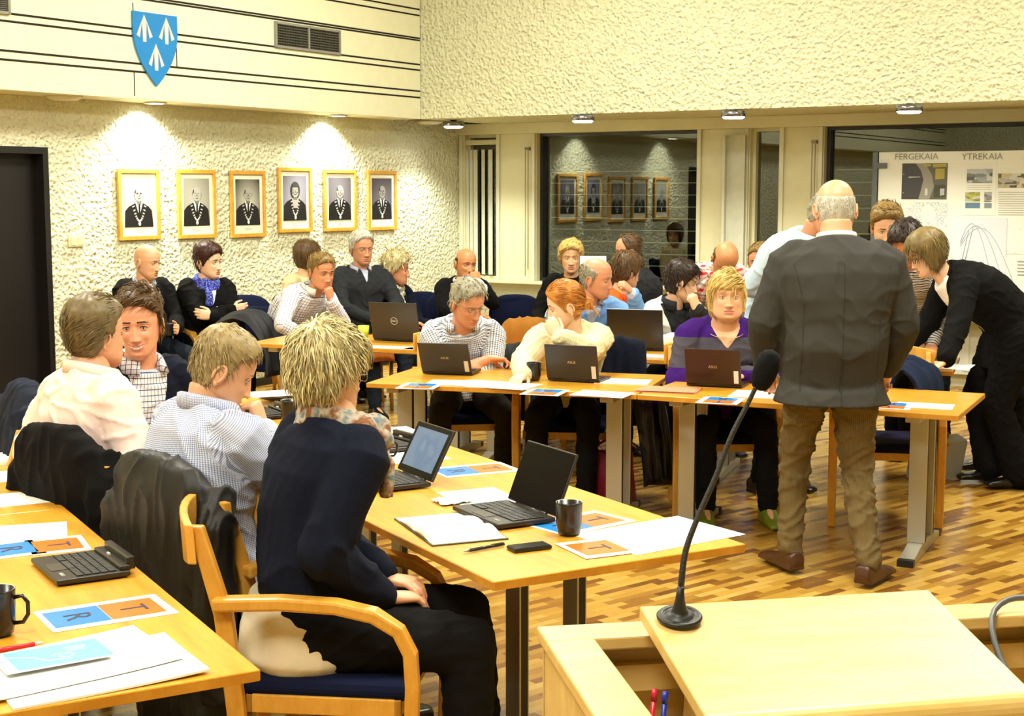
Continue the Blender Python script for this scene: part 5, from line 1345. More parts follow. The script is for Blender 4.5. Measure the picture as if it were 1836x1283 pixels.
    # ---- trousers
    if pants:
        pm = MB(); pm.ell(hip+U*.0, (.155*s*(.7+.3*fat)*hipw, .125*s*fat if True else 0, .11*s), Matrix.Translation(hip) @ Matrix.Rotation(-R(body), 4, 'Z') @ Matrix.Translation(-hip))
        pm.loft([ering(hip+spd(0)*q, rb, fb, .15*s*(.7+.3*fat)*hipw, .115*s*fat, 20) for q in (-.04, .06, .14)])
        pr_ = (pants if isinstance(pants, dict) else dict(mat=pants)); lw_ = pr_.get('w', 1.0)
        segs = []
        for k in (1, -1):
            Kn, An, lg = K[k]
            limb(pm, [H[k], H[k].lerp(Kn, .3), H[k].lerp(Kn, .7), Kn], [.098*s*lw_*(.6+.4*fat), .092*s*lw_*(.6+.4*fat), .078*s*lw_, .069*s*lw_]); limb(pm, [Kn, Kn.lerp(An, .35), Kn.lerp(An, .99)], [.067*s*lw_, .064*s*lw_, .053*s*lw_*pr_.get('ankle', 1)])
            segs += [(H[k], Kn, .1, fb+U, .07), (Kn, An, .1, fb, .06)]
        skin_cloth(pm, 'trousers', pr_['mat'], segs, max(vox, .010), trous_amp, seed+5, 1.3, 3, base, 0, bo)
        for k in (1, -1):
            Kn, An, lg = K[k]; fd = lg.get('toe', (.1*k, 1, 0)); fdir = (rb*fd[0]+fb*fd[1]).normalized()
            sm_ = MB(); hl = V((An.x, An.y, An.z-.08))-base-fdir*.05; shoe(sm_, hl, hl+fdir*.265*s, boot=lg.get('boot', .0)); me = remesh(sm_, .006, 'shoe', 2); me.materials.append(shoes)
            so = bpy.data.objects.new('shoe', me); col.objects.link(so); so.parent = bo
    # ---- collar
    if coll:
        cm = MB(); c = dict(h=.035, r=1.18, open=.35, mat=None); c.update(coll); n = 26; rings = []
        for j in range(n+1):
            a = math.pi*(-1+c['open']*.5)+2*math.pi*(1-c['open']*.5)*j/n; ca, sa = math.cos(a+math.pi), math.sin(a+math.pi)
            # angle 0 at the back
            dirv = rs*sa+(-fb)*(-ca)*-1 if False else (rs*math.sin(a)-fb*math.cos(a))
            drop = .5*(1-math.cos(a)); r0 = nr_*c['r']
            p = N+nd*(.010-drop*.035)+dirv*r0+fb*.004; up_ = (nd*.92+dirv*.1)*c['h']*(1-.25*drop)
            q = p+up_; outp = q+dirv*.008-nd*(.004); dn = p+dirv*(.018+.02*drop)-nd*(.006+.018*drop)
            rings.append([p-base, q-base, outp-base+dirv*.003, dn-base+dirv*.004])
        cm.loft(rings, caps=True, sm=True); so = obj('collar', cm, c['mat'], bo)
        at = so.data.attributes.new('cuv', 'FLOAT_VECTOR', 'POINT'); at.data.foreach_set('vector', [w for v in so.data.vertices for w in (v.co.x, v.co.z+v.co.y*.5, v.co.z)])
    if hair: build_hair(ho, Mb_, hair, hair['mat'], bo, int(seed*10))
    if glasses:
        gm_ = MB()
        for sx in (-1, 1):
            gm_.tube([(sx*.033+.021*math.copysign(abs(math.cos(a))**.75, math.cos(a)), .094-.004*abs(math.cos(a)*1), .0+.0145*math.copysign(abs(math.sin(a))**.8, math.sin(a))-.004) for a in np.linspace(0, 2*math.pi, 21)], .0013 if glasses != 'thick' else .002, 6, 0, Mb_)
            gm_.tube([(sx*.054, .090, .002), (sx*.076*(ho['fat']), .07, .004), (sx*.079*ho['fat'], .0, .004), (sx*.078*ho['fat'], -.02, -.006)], .0015 if glasses != 'thick' else .0022, 6, 0, Mb_)
        gm_.tube([(-.012, .0965, .0), (0, .099, .003), (.012, .0965, .0)], .0014, 6, 0, Mb_)
        obj('glasses', gm_, mat('glasses_dark', '#2a1c18', .3) if glasses != 'metal' else mat('glasses_metal', '#8a7a5a', .3, .8), bo)
    ctx = dict(base=base, hip=hip, N=N, S=S, A=A, K=K, Mb=Mb_, nd=nd, fb=fb, rb=rb, rs=rs, o=bo, sp=sp, fr=fr_, nr=nr_, s=s, Lc=Lc)
    for e in extras: e(ctx)
    PEOPLE.append(ctx); return ctx
def scarf(name, m_, thick=.032, loops=2, drop=None, rad=1.35, seed=3):
    def f(c):
        mb = MB(); rnd = random.Random(seed)
        for l in range(loops):
            pts = []; rr = []
            for k in range(21):
                a = 2*math.pi*k/20; d = c['rs']*math.sin(a)-c['fb']*math.cos(a)
                pts.append(c['N']-c['base']+d*c['nr']*(rad+.12*l)+c['nd']*(.03-.035*l-.022*(1-math.cos(a))+.006*math.sin(3*a+l))+c['fb']*.008); rr.append(thick*(1+.2*math.sin(5*a+l*2)))
            mb.tube(pts, rr, 14, flat=.75)
        for (x, z0, L) in (drop or []):
            st = c['N']-c['base']+c['rs']*x+c['fb']*.10-c['nd']*.06; mb.tube([st, st+c['fb']*.035-V((0, 0, L*.35)), st+c['fb']*.03-V((0, 0, L))], [thick*.9, thick, thick*1.1], 14, flat=.5)
        me = remesh(mb, .007, 'scarf', 2); co = mesh_np(me); nr = np.empty(len(co)*3); me.vertices.foreach_get('normal', nr); co = co+nr.reshape(-1, 3)*np.array([.007*(noise.noise(V(p)*26)+.5*noise.noise(V(p)*60)) for p in co])[:, None]
        me.vertices.foreach_set('co', co.ravel()); me.materials.append(m_); me.update(); o = bpy.data.objects.new('scarf', me); col.objects.link(o); o.parent = c['o']
    return f
def cuffs(m_, sides=(1, -1)):
    def f(c):
        for k in sides:
            E, Wr, a = c['A'][k]; d = (Wr-E).normalized(); mb = MB(); w = Wr-c['base']; mb.tube([w-d*.045, w-d*.04, w-d*.005, w-d*.004], [.032, .036, .034, .030], 18); obj('cuff', mb, m_, c['o'])
    return f
def drape(path, width, m_, name='jacket', label='', cat='jacket', th=.02, seed=1, amp=.02, nw=22, parent=None, taper=1.0, dirw=None):
    """cloth hung over something: path is the centre line, width runs along dirw"""
    P = smooth(path, 5); dirw = nsm(dirw); mb = MB(); rings = []
    rnd = random.Random(seed)
    for i, p in enumerate(P):
        t = (P[min(i+1, len(P)-1)]-P[max(i-1, 0)]).normalized(); n = t.cross(dirw).normalized(); u = i/(len(P)-1); w_ = width*(1+(taper-1)*u); ring = []
        for side in (1, -1):
            for j in range(nw):
                a = (j/(nw-1)-.5)*side; f = amp*(noise.noise(V((a*7+seed, u*2.2, seed)))+.5*noise.noise(V((a*17, u*5, seed+4))))
                edge = math.sqrt(max(0, 1-(abs(a)*2)**6)); ring.append(p+dirw*a*w_+n*(f+side*th*.5*edge)+V((0, 0, -.03*abs(a*2)**2)))
        rings.append(ring)
    mb.loft(rings); c = sum(P, V((0, 0, 0)))/len(P); c.z = 0; mb.v = [tuple(V(v)-c) for v in mb.v]
    o = obj(name, mb, m_, None, Matrix.Translation(c)); tag(o, label, cat); return o
# ---------------------------------------------------------------- the people
h_blond = hair_material('hair_pale_blond', '#74633a', '#f3e6ae'); h_sand = hair_material('hair_sandy', '#6d5324', '#c9a55c'); h_brown = hair_material('hair_brown', '#2e1e0e', '#6f5128')
h_lbrown = hair_material('hair_light_brown', '#4e3a1a', '#a58648'); h_dark = hair_material('hair_dark', '#120c08', '#382417'); h_grey = hair_material('hair_grey', '#5d594a', '#bcb69c'); h_white = hair_material('hair_white_grey', '#8d8a7a', '#e6e2d2')
h_red = hair_material('hair_copper', '#8c4a14', '#e09a40'); h_gold = hair_material('hair_golden', '#9c7a30', '#ecd080'); h_aub = hair_material('hair_auburn_dark', '#1e0e0a', '#4a2218')
c_black = cloth('black_wool', '#0a0a0b'); c_navy = cloth('navy_wool', '#0f1424'); c_char = cloth('charcoal_knit', '#26282b'); c_dark = cloth('dark_trousers', '#111112', bump=.15)
c_jeans = cloth('dark_jeans', '#1a212c'); c_white = cloth('white_cotton', '#eeeae4', bump=.15); c_cream = cloth('cream_knit', '#ebe2bb', 'grid', '#d8cda0', 45, 60, .3, bump=.5)
c_suit = cloth('grey_suiting', '#3e3d3a', bump=.12); c_khaki = cloth('khaki_corduroy', '#6c5b3a', 'stripe', '#5e4f30', 160, 1, .4); c_pink = cloth('pale_pink_shirt', '#f6d9cf', bump=.15)
c_blue = cloth('light_blue_knit', '#6f9bd2'); c_lblue = cloth('pale_blue_shirt', '#c4dcee', bump=.15); c_orange = cloth('orange_top', '#e0561e')
c_checkw = cloth('white_navy_windowpane', '#eceaf0', 'grid', '#4a4f70', 48, 48, .14, bump=.15); c_gingham = cloth('blue_gingham', '#edeef2', 'check', '#3d4a68', 78, 78, .42, bump=.15)
c_stripe = cloth('blue_fine_check', '#dde0ec', 'check', '#5c6a9c', 190, 190, .42, bump=.15); c_plaid = cloth('red_plaid', '#f0e4d6', 'plaid', '#c8343a', 13, 13, .3, c3='#2c3450')
c_purple = cloth('purple_knit', '#3a1a66'); c_purple = None
def purple_mat():
    s = NT('purple_grey_block_knit'); at = s.n('ShaderNodeAttribute'); at.attribute_name = 'cuv'; sp = s.n('ShaderNodeSeparateXYZ'); s.l(at.outputs['Vector'], sp.inputs[0])
    z = sp.outputs[2]; band = s.math('MULTIPLY', s.math('LESS_THAN', z, .955), s.math('GREATER_THAN', z, .80)); s.l(s.mix(band, lin('#3b1a6c'), lin('#4a4750')), s.b.inputs['Base Color'])
    s.b.inputs['Roughness'].default_value = .95; s.b.inputs['Specular IOR Level'].default_value = .1; s.bump(s.noise(s.coord(), 300, 2), .2, .003); return s.m
c_purple = purple_mat()
c_strs = cloth('grey_striped_knit', '#c9c8c2', 'hstripe', '#3e3e40', 1, 62, .38); c_bluestr = cloth('white_blue_striped', '#e8ecf2', 'stripe', '#b8c4d8', 90, 1, .3, bump=.15)
c_brown = cloth('tan_coat_cloth', '#8a5a1e'); c_rust = cloth('rust_scarf_cloth', '#8c4a18'); c_leather = mat('black_leather_soft', '#0b0b0b', .55, bump=.2, bscale=30)
c_bscarf = cloth('blue_dotted_scarf', '#2430a0', 'scarf', '#1a2080', 50, 120, .3, c3='#8a98e0'); c_gscarf = cloth('pale_patterned_scarf', '#d8d4c0', 'scarf', '#a09c88', 50, 90, .3, c3='#5a5848')
c_mscarf = cloth('mixed_silk_scarf', '#66787f', 'scarf', '#b3a796', 20, 30, .3, c3='#83573a', bump=.3)
sk_f = ('skin_fair', '#dbad88'); sk_r = ('skin_ruddy', '#cd9370'); sk_p = ('skin_pale', '#e3bd9c'); sk_t = ('skin_tan', '#c98c5e')
HS = lambda m_, line='man', **k: dict(dict(mat=m_, line=line, locks=220, llen=.035, lw=.003), **k)
chair_w = armchair((0, 0, 0), 0, 'x'); chair_p = padchair((0, 0, 0), 0, 'x')
chair_first = {'w': True, 'p': True}
def seat(c, kind, label, ang=None, fwd=.05):
    p = c['base']+c['fb']*fwd; a = ang if ang is not None else math.degrees(math.atan2(c['fb'].x, c['fb'].y))
    place_chair(p, a, kind, label)
def place_chair(p, ang, kind, label):
    pr_ = chair_w if kind == 'w' else chair_p
    if chair_first[kind]: chair_first[kind] = False; o = pr_; o.location = (p.x, p.y, 0); o.rotation_euler.z = -R(ang); o['label'] = label
    else: o = dup(pr_, (p.x, p.y, 0), -R(ang), label)
    return o
# ---- along the portrait wall
c = person('bald man in black jacket holding a cup by the rough wall', (264, 470, 11.0), 108, 8, 0, 145, (.06, .02), fat=1.05, sk=sk_f, ho=dict(fat=1.05, brow=('brow_brown', '#6a4a30', .7)), hair=None,
  top=dict(mat=c_black, name='jacket', loose=1.08, thick=.018, v=(.055, .62, c_gingham, 'shirt')), pants=c_jeans, coll=dict(mat=c_gingham, h=.04),
  arms={1: dict(w=(.10, .36, .70), hd=(-.3, 1, .2), pn=(-1, .1, .3), curl=.75), -1: dict(w=(-.07, .38, .70), hd=(.3, 1, .1), pn=(1, .1, .2), curl=.75)})
seat(c, 'w', 'wooden armchair under the bald man holding a cup')
mp_ = c['A'][1][1].lerp(c['A'][-1][1], .5)+c['fb']*.075
mug(V((mp_.x, mp_.y, mp_.z-.04)), 1, 'black cup held by the bald man in the black jacket', handle=False, s=.95)
c = person('woman in black cardigan with blue dotted scarf, arms crossed', (374, 470, 11.2), 112, 2, 2, 150, (.0, .0), fat=1.15, sk=sk_p, ho=dict(fat=1.12), hair=HS(h_aub, 'woman', thick=.02, flow='side', topx=.6),
  top=dict(mat=c_black, name='cardigan', loose=1.1, thick=.018, v=(.07, .62, c_white, 'blouse')), pants=c_dark,
  arms={1: dict(w=(-.10, .25, .83), pole=(1, -.2, -.8), hd=(-1, .1, .1), pn=(0, -1, 0), curl=.4), -1: dict(w=(.08, .29, .79), pole=(-1, -.2, -.8), hd=(1, -.1, .2), pn=(0, -1, 0), curl=.4)}, extras=[scarf('scarf', c_bscarf, .03, 2, [(.02, 0, .13)])])
seat(c, 'p', 'navy padded chair under the woman with the blue scarf')
c = person('person with brown bobbed hair half hidden behind the leaning man in the windowpane shirt', (551, 462, 12.2), 40, 0, 0, 120, (.0, .0), sk=sk_f, hair=HS(h_brown, 'bob', thick=.022, short_sides=False), top=dict(mat=cloth('beige_top', '#cbb98a'), name='top'), pants=c_dark)
seat(c, 'p', 'padded chair under the brown-haired person hidden behind the leaning man')
c = person('man in white windowpane shirt leaning forward with his hand at his chin', (577, 488, 10.6), 140, 10, 0, 125, (.42, .0), fat=1.08, sk=sk_r, ho=dict(fat=1.1, jaw=1.05), hair=HS(h_lbrown, 'man', thick=.014, flow='forward', mess=.5),
  top=dict(mat=c_checkw, name='shirt', loose=1.08), pants=c_jeans, coll=dict(mat=c_white, h=.045, open=.5), shw=1.1, curve=.10,
  arms={-1: dict(w=(.02, .52, .94), pole=(-.6, .2, -1), hd=(.2, -.0, 1), pn=(0, -1, .2), curl=1.1), 1: dict(w=(.2, .5, .66), pole=(1, -.2, .1), curl=.4)})
seat(c, 'p', 'padded chair under the leaning man in the windowpane shirt')
c = person('grey-haired man in glasses and charcoal sweater beside the wall', (649, 446, 11.5), 148, 4, 0, 150, (.0, .02), fat=1.15, sk=sk_r, ho=dict(fat=1.0, jaw=1.0, brow=('brow_grey', '#a09888', .7)), hair=HS(h_white, 'man', thick=.018, flow='side'), glasses='metal', shw=1.1,
  top=dict(mat=c_char, name='sweater', loose=1.08, thick=.016, v=(.035, .78, c_stripe, 'shirt')), coll=dict(mat=c_stripe, h=.035, open=.4), pants=c_jeans,
  arms={1: dict(w=(.10, .30, .74), pole=(1, -.3, -.6), hd=(-1, .5, -.2), pn=(0, -.2, -1), curl=.3), -1: dict(w=(-.08, .33, .77), pole=(-1, -.3, -.6), hd=(1, .4, -.2), pn=(0, -.2, -1), curl=.3)})
seat(c, 'p', 'padded chair under the grey-haired man in the charcoal sweater')
drape([c['Lc']((-.12, .30, .70)), c['Lc']((.0, .42, .66)), c['Lc']((.12, .50, .60)), c['Lc']((.14, .56, .46))], .26, c_rust, 'coat', 'rust-brown coat on the lap of the grey-haired man in glasses', 'coat', .05, 4, .03, dirw=c['rb'])
c = person('blond woman in dark jacket and pale patterned scarf looking right', (711, 483, 11.7), 92, 4, -4, 130, (.12, .0), sk=sk_r, ho=dict(smile=.4), hair=HS(h_blond, 'woman', thick=.024, mess=.7, locks=320, llen=.045, short_sides=False, lift=.6), top=dict(mat=c_navy, name='jacket', loose=1.05, thick=.016), pants=c_dark,
  arms={1: dict(w=(.10, .36, .68), pole=(1, -.3, -.6), curl=.4), -1: dict(w=(-.10, .38, .66), curl=.4)}, extras=[scarf('scarf', c_gscarf, .032, 2, [(-.02, 0, .22)], seed=5)])
seat(c, 'p', 'padded chair under the blond woman in the pale scarf')
c = person('smiling bald man in dark jacket and white shirt near the window corner', (835, 474, 12.1), 150, 4, -4, 158, (.18, .0), fat=1.05, sk=sk_t, ho=dict(smile=.8, fat=1.02), hair=HS(h_dark, 'bald', thick=.002, locks=160, llen=.014, lw=.0016), top=dict(mat=c_black, name='jacket', loose=1.06, thick=.018, v=(.075, .55, c_white, 'shirt')), coll=dict(mat=c_white, h=.035), pants=c_dark,
  arms={-1: dict(w=(.0, .42, .98), pole=(-.8, .2, -1), hd=(.1, -.2, 1), pn=(0, -1, .1), curl=1.2), 1: dict(w=(.02, .46, .72), pole=(1, 0, -.4))})
seat(c, 'p', 'padded chair under the smiling bald man near the window corner')
# ---- front row, facing us
c = person('grey-haired man in glasses and blue checked shirt leaning on crossed arms', (838, 545, 8.2), 138, 22, 4, 172, (.34, .02), fat=1.1, sk=sk_r, ho=dict(fat=1.02, brow=('brow_grey', '#a09888', .7)), hair=HS(h_grey, 'man', thick=.017, mess=.6, locks=420, llen=.03, flow='forward'), glasses='metal', shw=1.12, curve=.10, neck_r=1.05,
  top=dict(mat=c_gingham, name='shirt', loose=1.08, thick=.013), sleeves='rolled', coll=dict(mat=c_gingham, h=.04, open=.5), pants=cloth('olive_trousers', '#2a2419'), vox=.008,
  arms={1: dict(w=(-.10, .42, .79), pole=(1, -.2, -.8), hd=(-1, .1, -.1), pn=(0, .3, -1), curl=.4), -1: dict(w=(.10, .46, .77), pole=(-1, -.2, -.8), hd=(1, -.1, 0), pn=(0, .3, -1), curl=.4)}, legs={1: dict(a=(.20, .30, .085)), -1: dict(a=(-.20, .25, .085))})
seat(c, 'w', 'wooden armchair under the man in the checked shirt, seen beneath the front table')
def bun(mb, hv, M, rnd):
    n0 = len(mb.v)
    mb.ell((0, -.112, -.012), (.034, .030, .036), M, 0, 16, 12)
    for k in range(90):
        a = rnd.uniform(0, 6.28); b_ = rnd.uniform(-1, 1); p = V((.030*math.cos(a), -.112+.02*b_, -.012+.032*math.sin(a))); q = [p]
        d = V((-math.sin(a), rnd.uniform(-.6, .6), math.cos(a))); L = rnd.uniform(.02, .05)
        for j in range(4): d = (d+V((-math.cos(a)*.5, 0, -math.sin(a)*.5))+V((rnd.gauss(0, .3), rnd.gauss(0, .3), rnd.gauss(0, .3)))).normalized(); q.append(q[-1]+d*L/3)
        mb.tube([M @ x for x in q], [.003, .0034, .003, .002, .0005], 4, caps=False)
    for k in range(26):
        p = V((rnd.uniform(-.02, .02), -.125, -.02)); q = [p+V((rnd.gauss(0, .006), -.01*j, -.017*j+rnd.gauss(0, .003))) for j in range(5)]; mb.tube([M @ x for x in q], [.003, .0035, .003, .002, .0005], 4, caps=False)
    hv += [rnd.random() for _ in range(len(mb.v)-n0)]
c = person('red-haired woman in cream knitted sweater with her hand over her mouth', (1013, 548, 8.0), 268, 12, -6, 186, (.26, .0), sk=sk_p, ho=dict(nose=.85), hair=HS(h_red, 'woman', thick=.011, flow='tail', locks=520, llen=.06, lw=.0028, mess=.1, lift=.05, extra=[bun]), vox=.008,
  top=dict(mat=c_cream, name='sweater', loose=1.08, thick=.020), pants=c_dark, fat=1.05,
  arms={1: dict(W=G(938, 672, .765), pole=(1, -.2, -.6), hd=(.35, 1, -.15), pn=(0, 0, -1), curl=.35), -1: dict(W=W(1000, 603, 7.62), pole=(-.75, .5, -1), hd=(.45, -.15, .8), pn=(.3, -.8, .2), curl=.65)})
seat(c, 'w', 'wooden armchair under the red-haired woman, one post rising beside her')
E, Wr, a = c['A'][-1]; d = (Wr-E).normalized(); m = MB(); m.tube([Wr-d*.055, Wr-d*.035], [.035, .034], 18); o = obj('bracelet', m, cloth('patterned_bracelet', '#e8e0cc', 'scarf', '#101010', 60, 130, .3, c3='#101010')); o.parent = c['o']; o.location = -c['base']
def necklace(c):
    m = MB(); pts = []
    for k in range(25):
        a = math.pi*2*k/24; dv = c['rs']*math.sin(a)-c['fb']*math.cos(a); pts.append(c['N']-c['base']+dv*(.062+.03*(1-math.cos(a)))+V((0, 0, .025-.048*(1-math.cos(a)))))
    m.tube(pts, .0016, 6); obj('necklace', m, mat('gold', '#d8b060', .3, .8), c['o'])
c = person('fair-haired woman in purple and grey sweater looking at the camera', (1303, 532, 7.72), 180, -2, 0, 180, (.16, .0), fat=1.32, sk=sk_f, ho=dict(fat=1.2, jaw=1.12, smile=.12, brow=('brow_sand', '#a8845a', .7)), hair=HS(h_gold, 'fringe', thick=.011, flow='side', locks=620, llen=.055, lw=.0028, mess=.12, lift=.15, short_sides=False, crown=(-.03, -.02, .12)), vox=.008, neck_r=1.2,
  top=dict(mat=c_purple, name='sweater', loose=1.1, thick=.018, sleeve=1.15, v=(.07, .84, skin(*sk_f), 'neckline')), pants=c_dark, shoes=mat('yellow_trainer', '#6c7a14', .5), shw=1.05, extras=[necklace],
  arms={1: dict(w=(.03, .30, .79), pole=(1.2, -.3, -.6), hd=(-1, .3, .1), pn=(0, -.3, -1), curl=.5), -1: dict(w=(-.06, .33, .77), pole=(-1.2, -.3, -.6), hd=(.7, .8, 0), pn=(.2, 0, -1), curl=.5)}, legs={1: dict(a=(.13, .42, .085)), -1: dict(a=(-.20, .40, .085))})
seat(c, 'w', 'wooden armchair under the woman in the purple and grey sweater')
# ---- second row
c = person('man in light blue sweater resting his head on his hand', (1070, 500, 9.6), 112, 6, 4, 150, (.30, .0), fat=1.12, sk=sk_r, ho=dict(fat=1.0, brow=('brow_grey', '#a09888', .7)), hair=HS(h_grey, 'balding', thick=.007, locks=260, llen=.018, mess=.4), shw=1.12, curve=.09, vox=.009, hscale=1.12,
  top=dict(mat=c_blue, name='sweater', loose=1.08, thick=.016, v=(.05, .80, c_stripe, 'shirt')), coll=dict(mat=c_stripe, h=.035, open=.45), pants=c_dark,
  arms={-1: dict(W=W(1134, 524, 9.5), pole=(-.7, .8, -1), hd=(.8, -.1, .7), pn=(.5, -.7, -.4), curl=.8), 1: dict(w=(.16, .5, .79), pole=(1, 0, -.6), hd=(-1, .4, 0))})
seat(c, 'p', 'padded chair under the man in the light blue sweater')
c = person('short-haired blond person in dark top looking this way by the window', (1024, 462, 11.9), 182, 2, 0, 190, (.0, .0), sk=sk_f, hair=HS(h_gold, 'woman', thick=.022, flow='side', short_sides=False, locks=300), top=dict(mat=c_black, name='top'), pants=c_dark)
seat(c, 'p', 'padded chair under the short-haired blond person by the window')
c = person('large dark-clad man seen in profile in front of the slatted window', (1126, 452, 11.2), 268, 4, 0, 300, (.0, .0), fat=1.3, sk=sk_r, ho=dict(fat=1.12, jaw=1.1), hair=HS(h_brown, 'receding', thick=.010, locks=150, flow='back'), shw=1.15, top=dict(mat=c_char, name='sweater', loose=1.1, thick=.018), pants=c_dark, coll=dict(mat=c_char, h=.03))
seat(c, 'p', 'padded chair under the large dark-clad man in profile')
c = person('brown-haired person in an orange top turned towards the window', (1124, 488, 10.7), 60, 10, 0, 100, (.14, .0), sk=sk_f, hair=HS(h_brown, 'woman', thick=.024, locks=420, llen=.045, mess=.4, short_sides=False, flow='crown'), top=dict(mat=c_orange, name='top', loose=1.05), pants=c_dark)
seat(c, 'p', 'padded chair under the person in the orange top')
c = person('dark-haired woman in white sleeves and grey vest, chin on her hand', (1222, 507, 9.6), 88, 8, 0, 150, (.22, .04), fat=1.08, sk=sk_p, hair=HS(h_dark, 'woman', thick=.022, flow='forward', locks=420, llen=.045, mess=.15), vox=.009,
  top=dict(mat=c_white, name='sweater', loose=1.1, thick=.016, v=(.11, .35, c_char, 'vest')), pants=c_dark, coll=dict(mat=c_char, h=.06, r=1.3, open=.3),
  arms={-1: dict(W=W(1248, 554, 9.25), pole=(-.6, .6, -1), hd=(.25, -.1, 1), pn=(.2, -1, .1), curl=1.0), 1: dict(w=(.12, .40, .78), pole=(1, 0, -.6), hd=(-1, .4, 0))})
seat(c, 'p', 'padded chair under the dark-haired woman in white sleeves')
c = person('balding man in red plaid shirt bending over the back table', (1300, 466, 10.2), 168, 48, 0, 178, (.50, .0), stand=True, hip_z=.86, fat=1.12, sk=sk_t, ho=dict(fat=1.05), hair=HS(h_brown, 'bald', thick=.005, locks=120, llen=.012), shw=1.15, curve=.06,
  top=dict(mat=c_plaid, name='shirt', loose=1.12, hem=-.06), pants=c_jeans, coll=dict(mat=c_plaid, h=.035), arms={1: dict(w=(.26, .60, .80), pole=(1, -.6, 0), hd=(-.2, 1, -.5), curl=.3), -1: dict(w=(-.26, .60, .80), pole=(-1, -.6, 0), hd=(.2, 1, -.5), curl=.3)})
c = person('red-faced man in bright blue shirt half hidden behind the bending standing men', (1362, 468, 11.0), 200, 10, 0, 190, (.05, .0), fat=1.1, sk=sk_r, hair=HS(h_lbrown, 'man', thick=.010), top=dict(mat=cloth('bright_blue_shirt', '#3c86c4'), name='shirt'), pants=c_dark)
seat(c, 'p', 'padded chair under the man in the bright blue shirt')
c = person('man in pale blue shirt bending forward behind the grey-suited man', (1480, 386, 7.9), 100, 30, 0, 140, (.42, .10), stand=True, hip_z=.92, fat=1.1, sk=sk_r, ho=dict(), hair=HS(h_grey, 'balding', thick=.006, locks=120, llen=.015), shw=1.2, curve=.08,
  top=dict(mat=c_lblue, name='shirt', loose=1.1, hem=-.05), pants=c_dark, coll=dict(mat=c_lblue, h=.04), arms={1: dict(W=W(1425, 530, 8.0), pole=(1, -1, .2), curl=.4), -1: dict(w=(-.1, .75, .80), pole=(-1, -.3, 0))})
c = person('young man with brushed-up brown hair behind the grey-suited man\'s shoulder', (1589, 410, 9.3), 188, 16, 0, 185, (.15, .0), stand=True, sk=sk_f, hair=HS(h_lbrown, 'man', thick=.024, flow='up', locks=420, llen=.04, mess=.3, topx=.6), top=dict(mat=c_char, name='sweater'), pants=c_dark)
c = person('dark-haired person in grey striped top leaning on the back table', (1626, 438, 8.9), 215, 34, 0, 215, (.46, .0), stand=True, hip_z=.90, sk=sk_r, hair=HS(h_dark, 'woman', thick=.022, locks=400, llen=.05, short_sides=False), top=dict(mat=c_strs, name='sweater', loose=1.05), pants=c_dark,
  arms={-1: dict(W=G(1668, 634, .765), pole=(-1, -.4, .0), hd=(-.3, 1, -.2), pn=(0, 0, -1), curl=.2), 1: dict(w=(.2, .5, .78), pole=(1, -.3, 0))})
def heels(c): pass
c = person('woman in black blazer and glasses bending over the back table', (1662, 455, 8.45), 266, 22, 0, 270, (.52, .0), stand=True, hip_z=.90, fat=1.12, sk=sk_p, ho=dict(fat=1.02), hair=HS(h_brown and hair_material('hair_ash_brown', '#4a3c20', '#9a8450'), 'bob', thick=.018, flow='crown', locks=700, llen=.06, lw=.0026, mess=.08, short_sides=False, lift=.1), glasses='thick', curve=.10, vox=.009, hipw=1.1,
  top=dict(mat=c_black, name='blazer', loose=1.1, thick=.022, hem=-.20, v=(.085, .40, c_white, 'blouse')), skirt=.02, pants=dict(mat=c_black, w=1.3, ankle=1.6),
  arms={-1: dict(W=G(1693, 654, .775), pole=(-.4, -.8, .0), hd=(-.1, .7, -.45), pn=(0, .2, -1), curl=.25), 1: dict(w=(.16, .62, .775), pole=(.6, -.8, 0), hd=(0, .8, -.4), pn=(0, 0, -1), curl=.25)}, legs={1: dict(a=(.08, .06, .10), toe=(0, 1, 0), boot=.12), -1: dict(a=(-.10, -.04, .10), toe=(-.1, 1, 0), boot=.12)})
c_str = c
cuffs(c_white)(c)
c = person('person in pale striped shirt cut off by the right picture edge', (1888, 478, 8.9), 262, 8, 0, 258, (.15, .0), sk=sk_f, hair=HS(h_brown, 'man'), top=dict(mat=c_bluestr, name='shirt', loose=1.1), pants=c_dark, arms={1: dict(w=(.12, .45, .78), pole=(1, -.3, -.5)), -1: dict(w=(-.15, .42, .78), pole=(-1, -.5, -.7))})
seat(c, 'p', 'padded chair under the person cut off by the right picture edge')
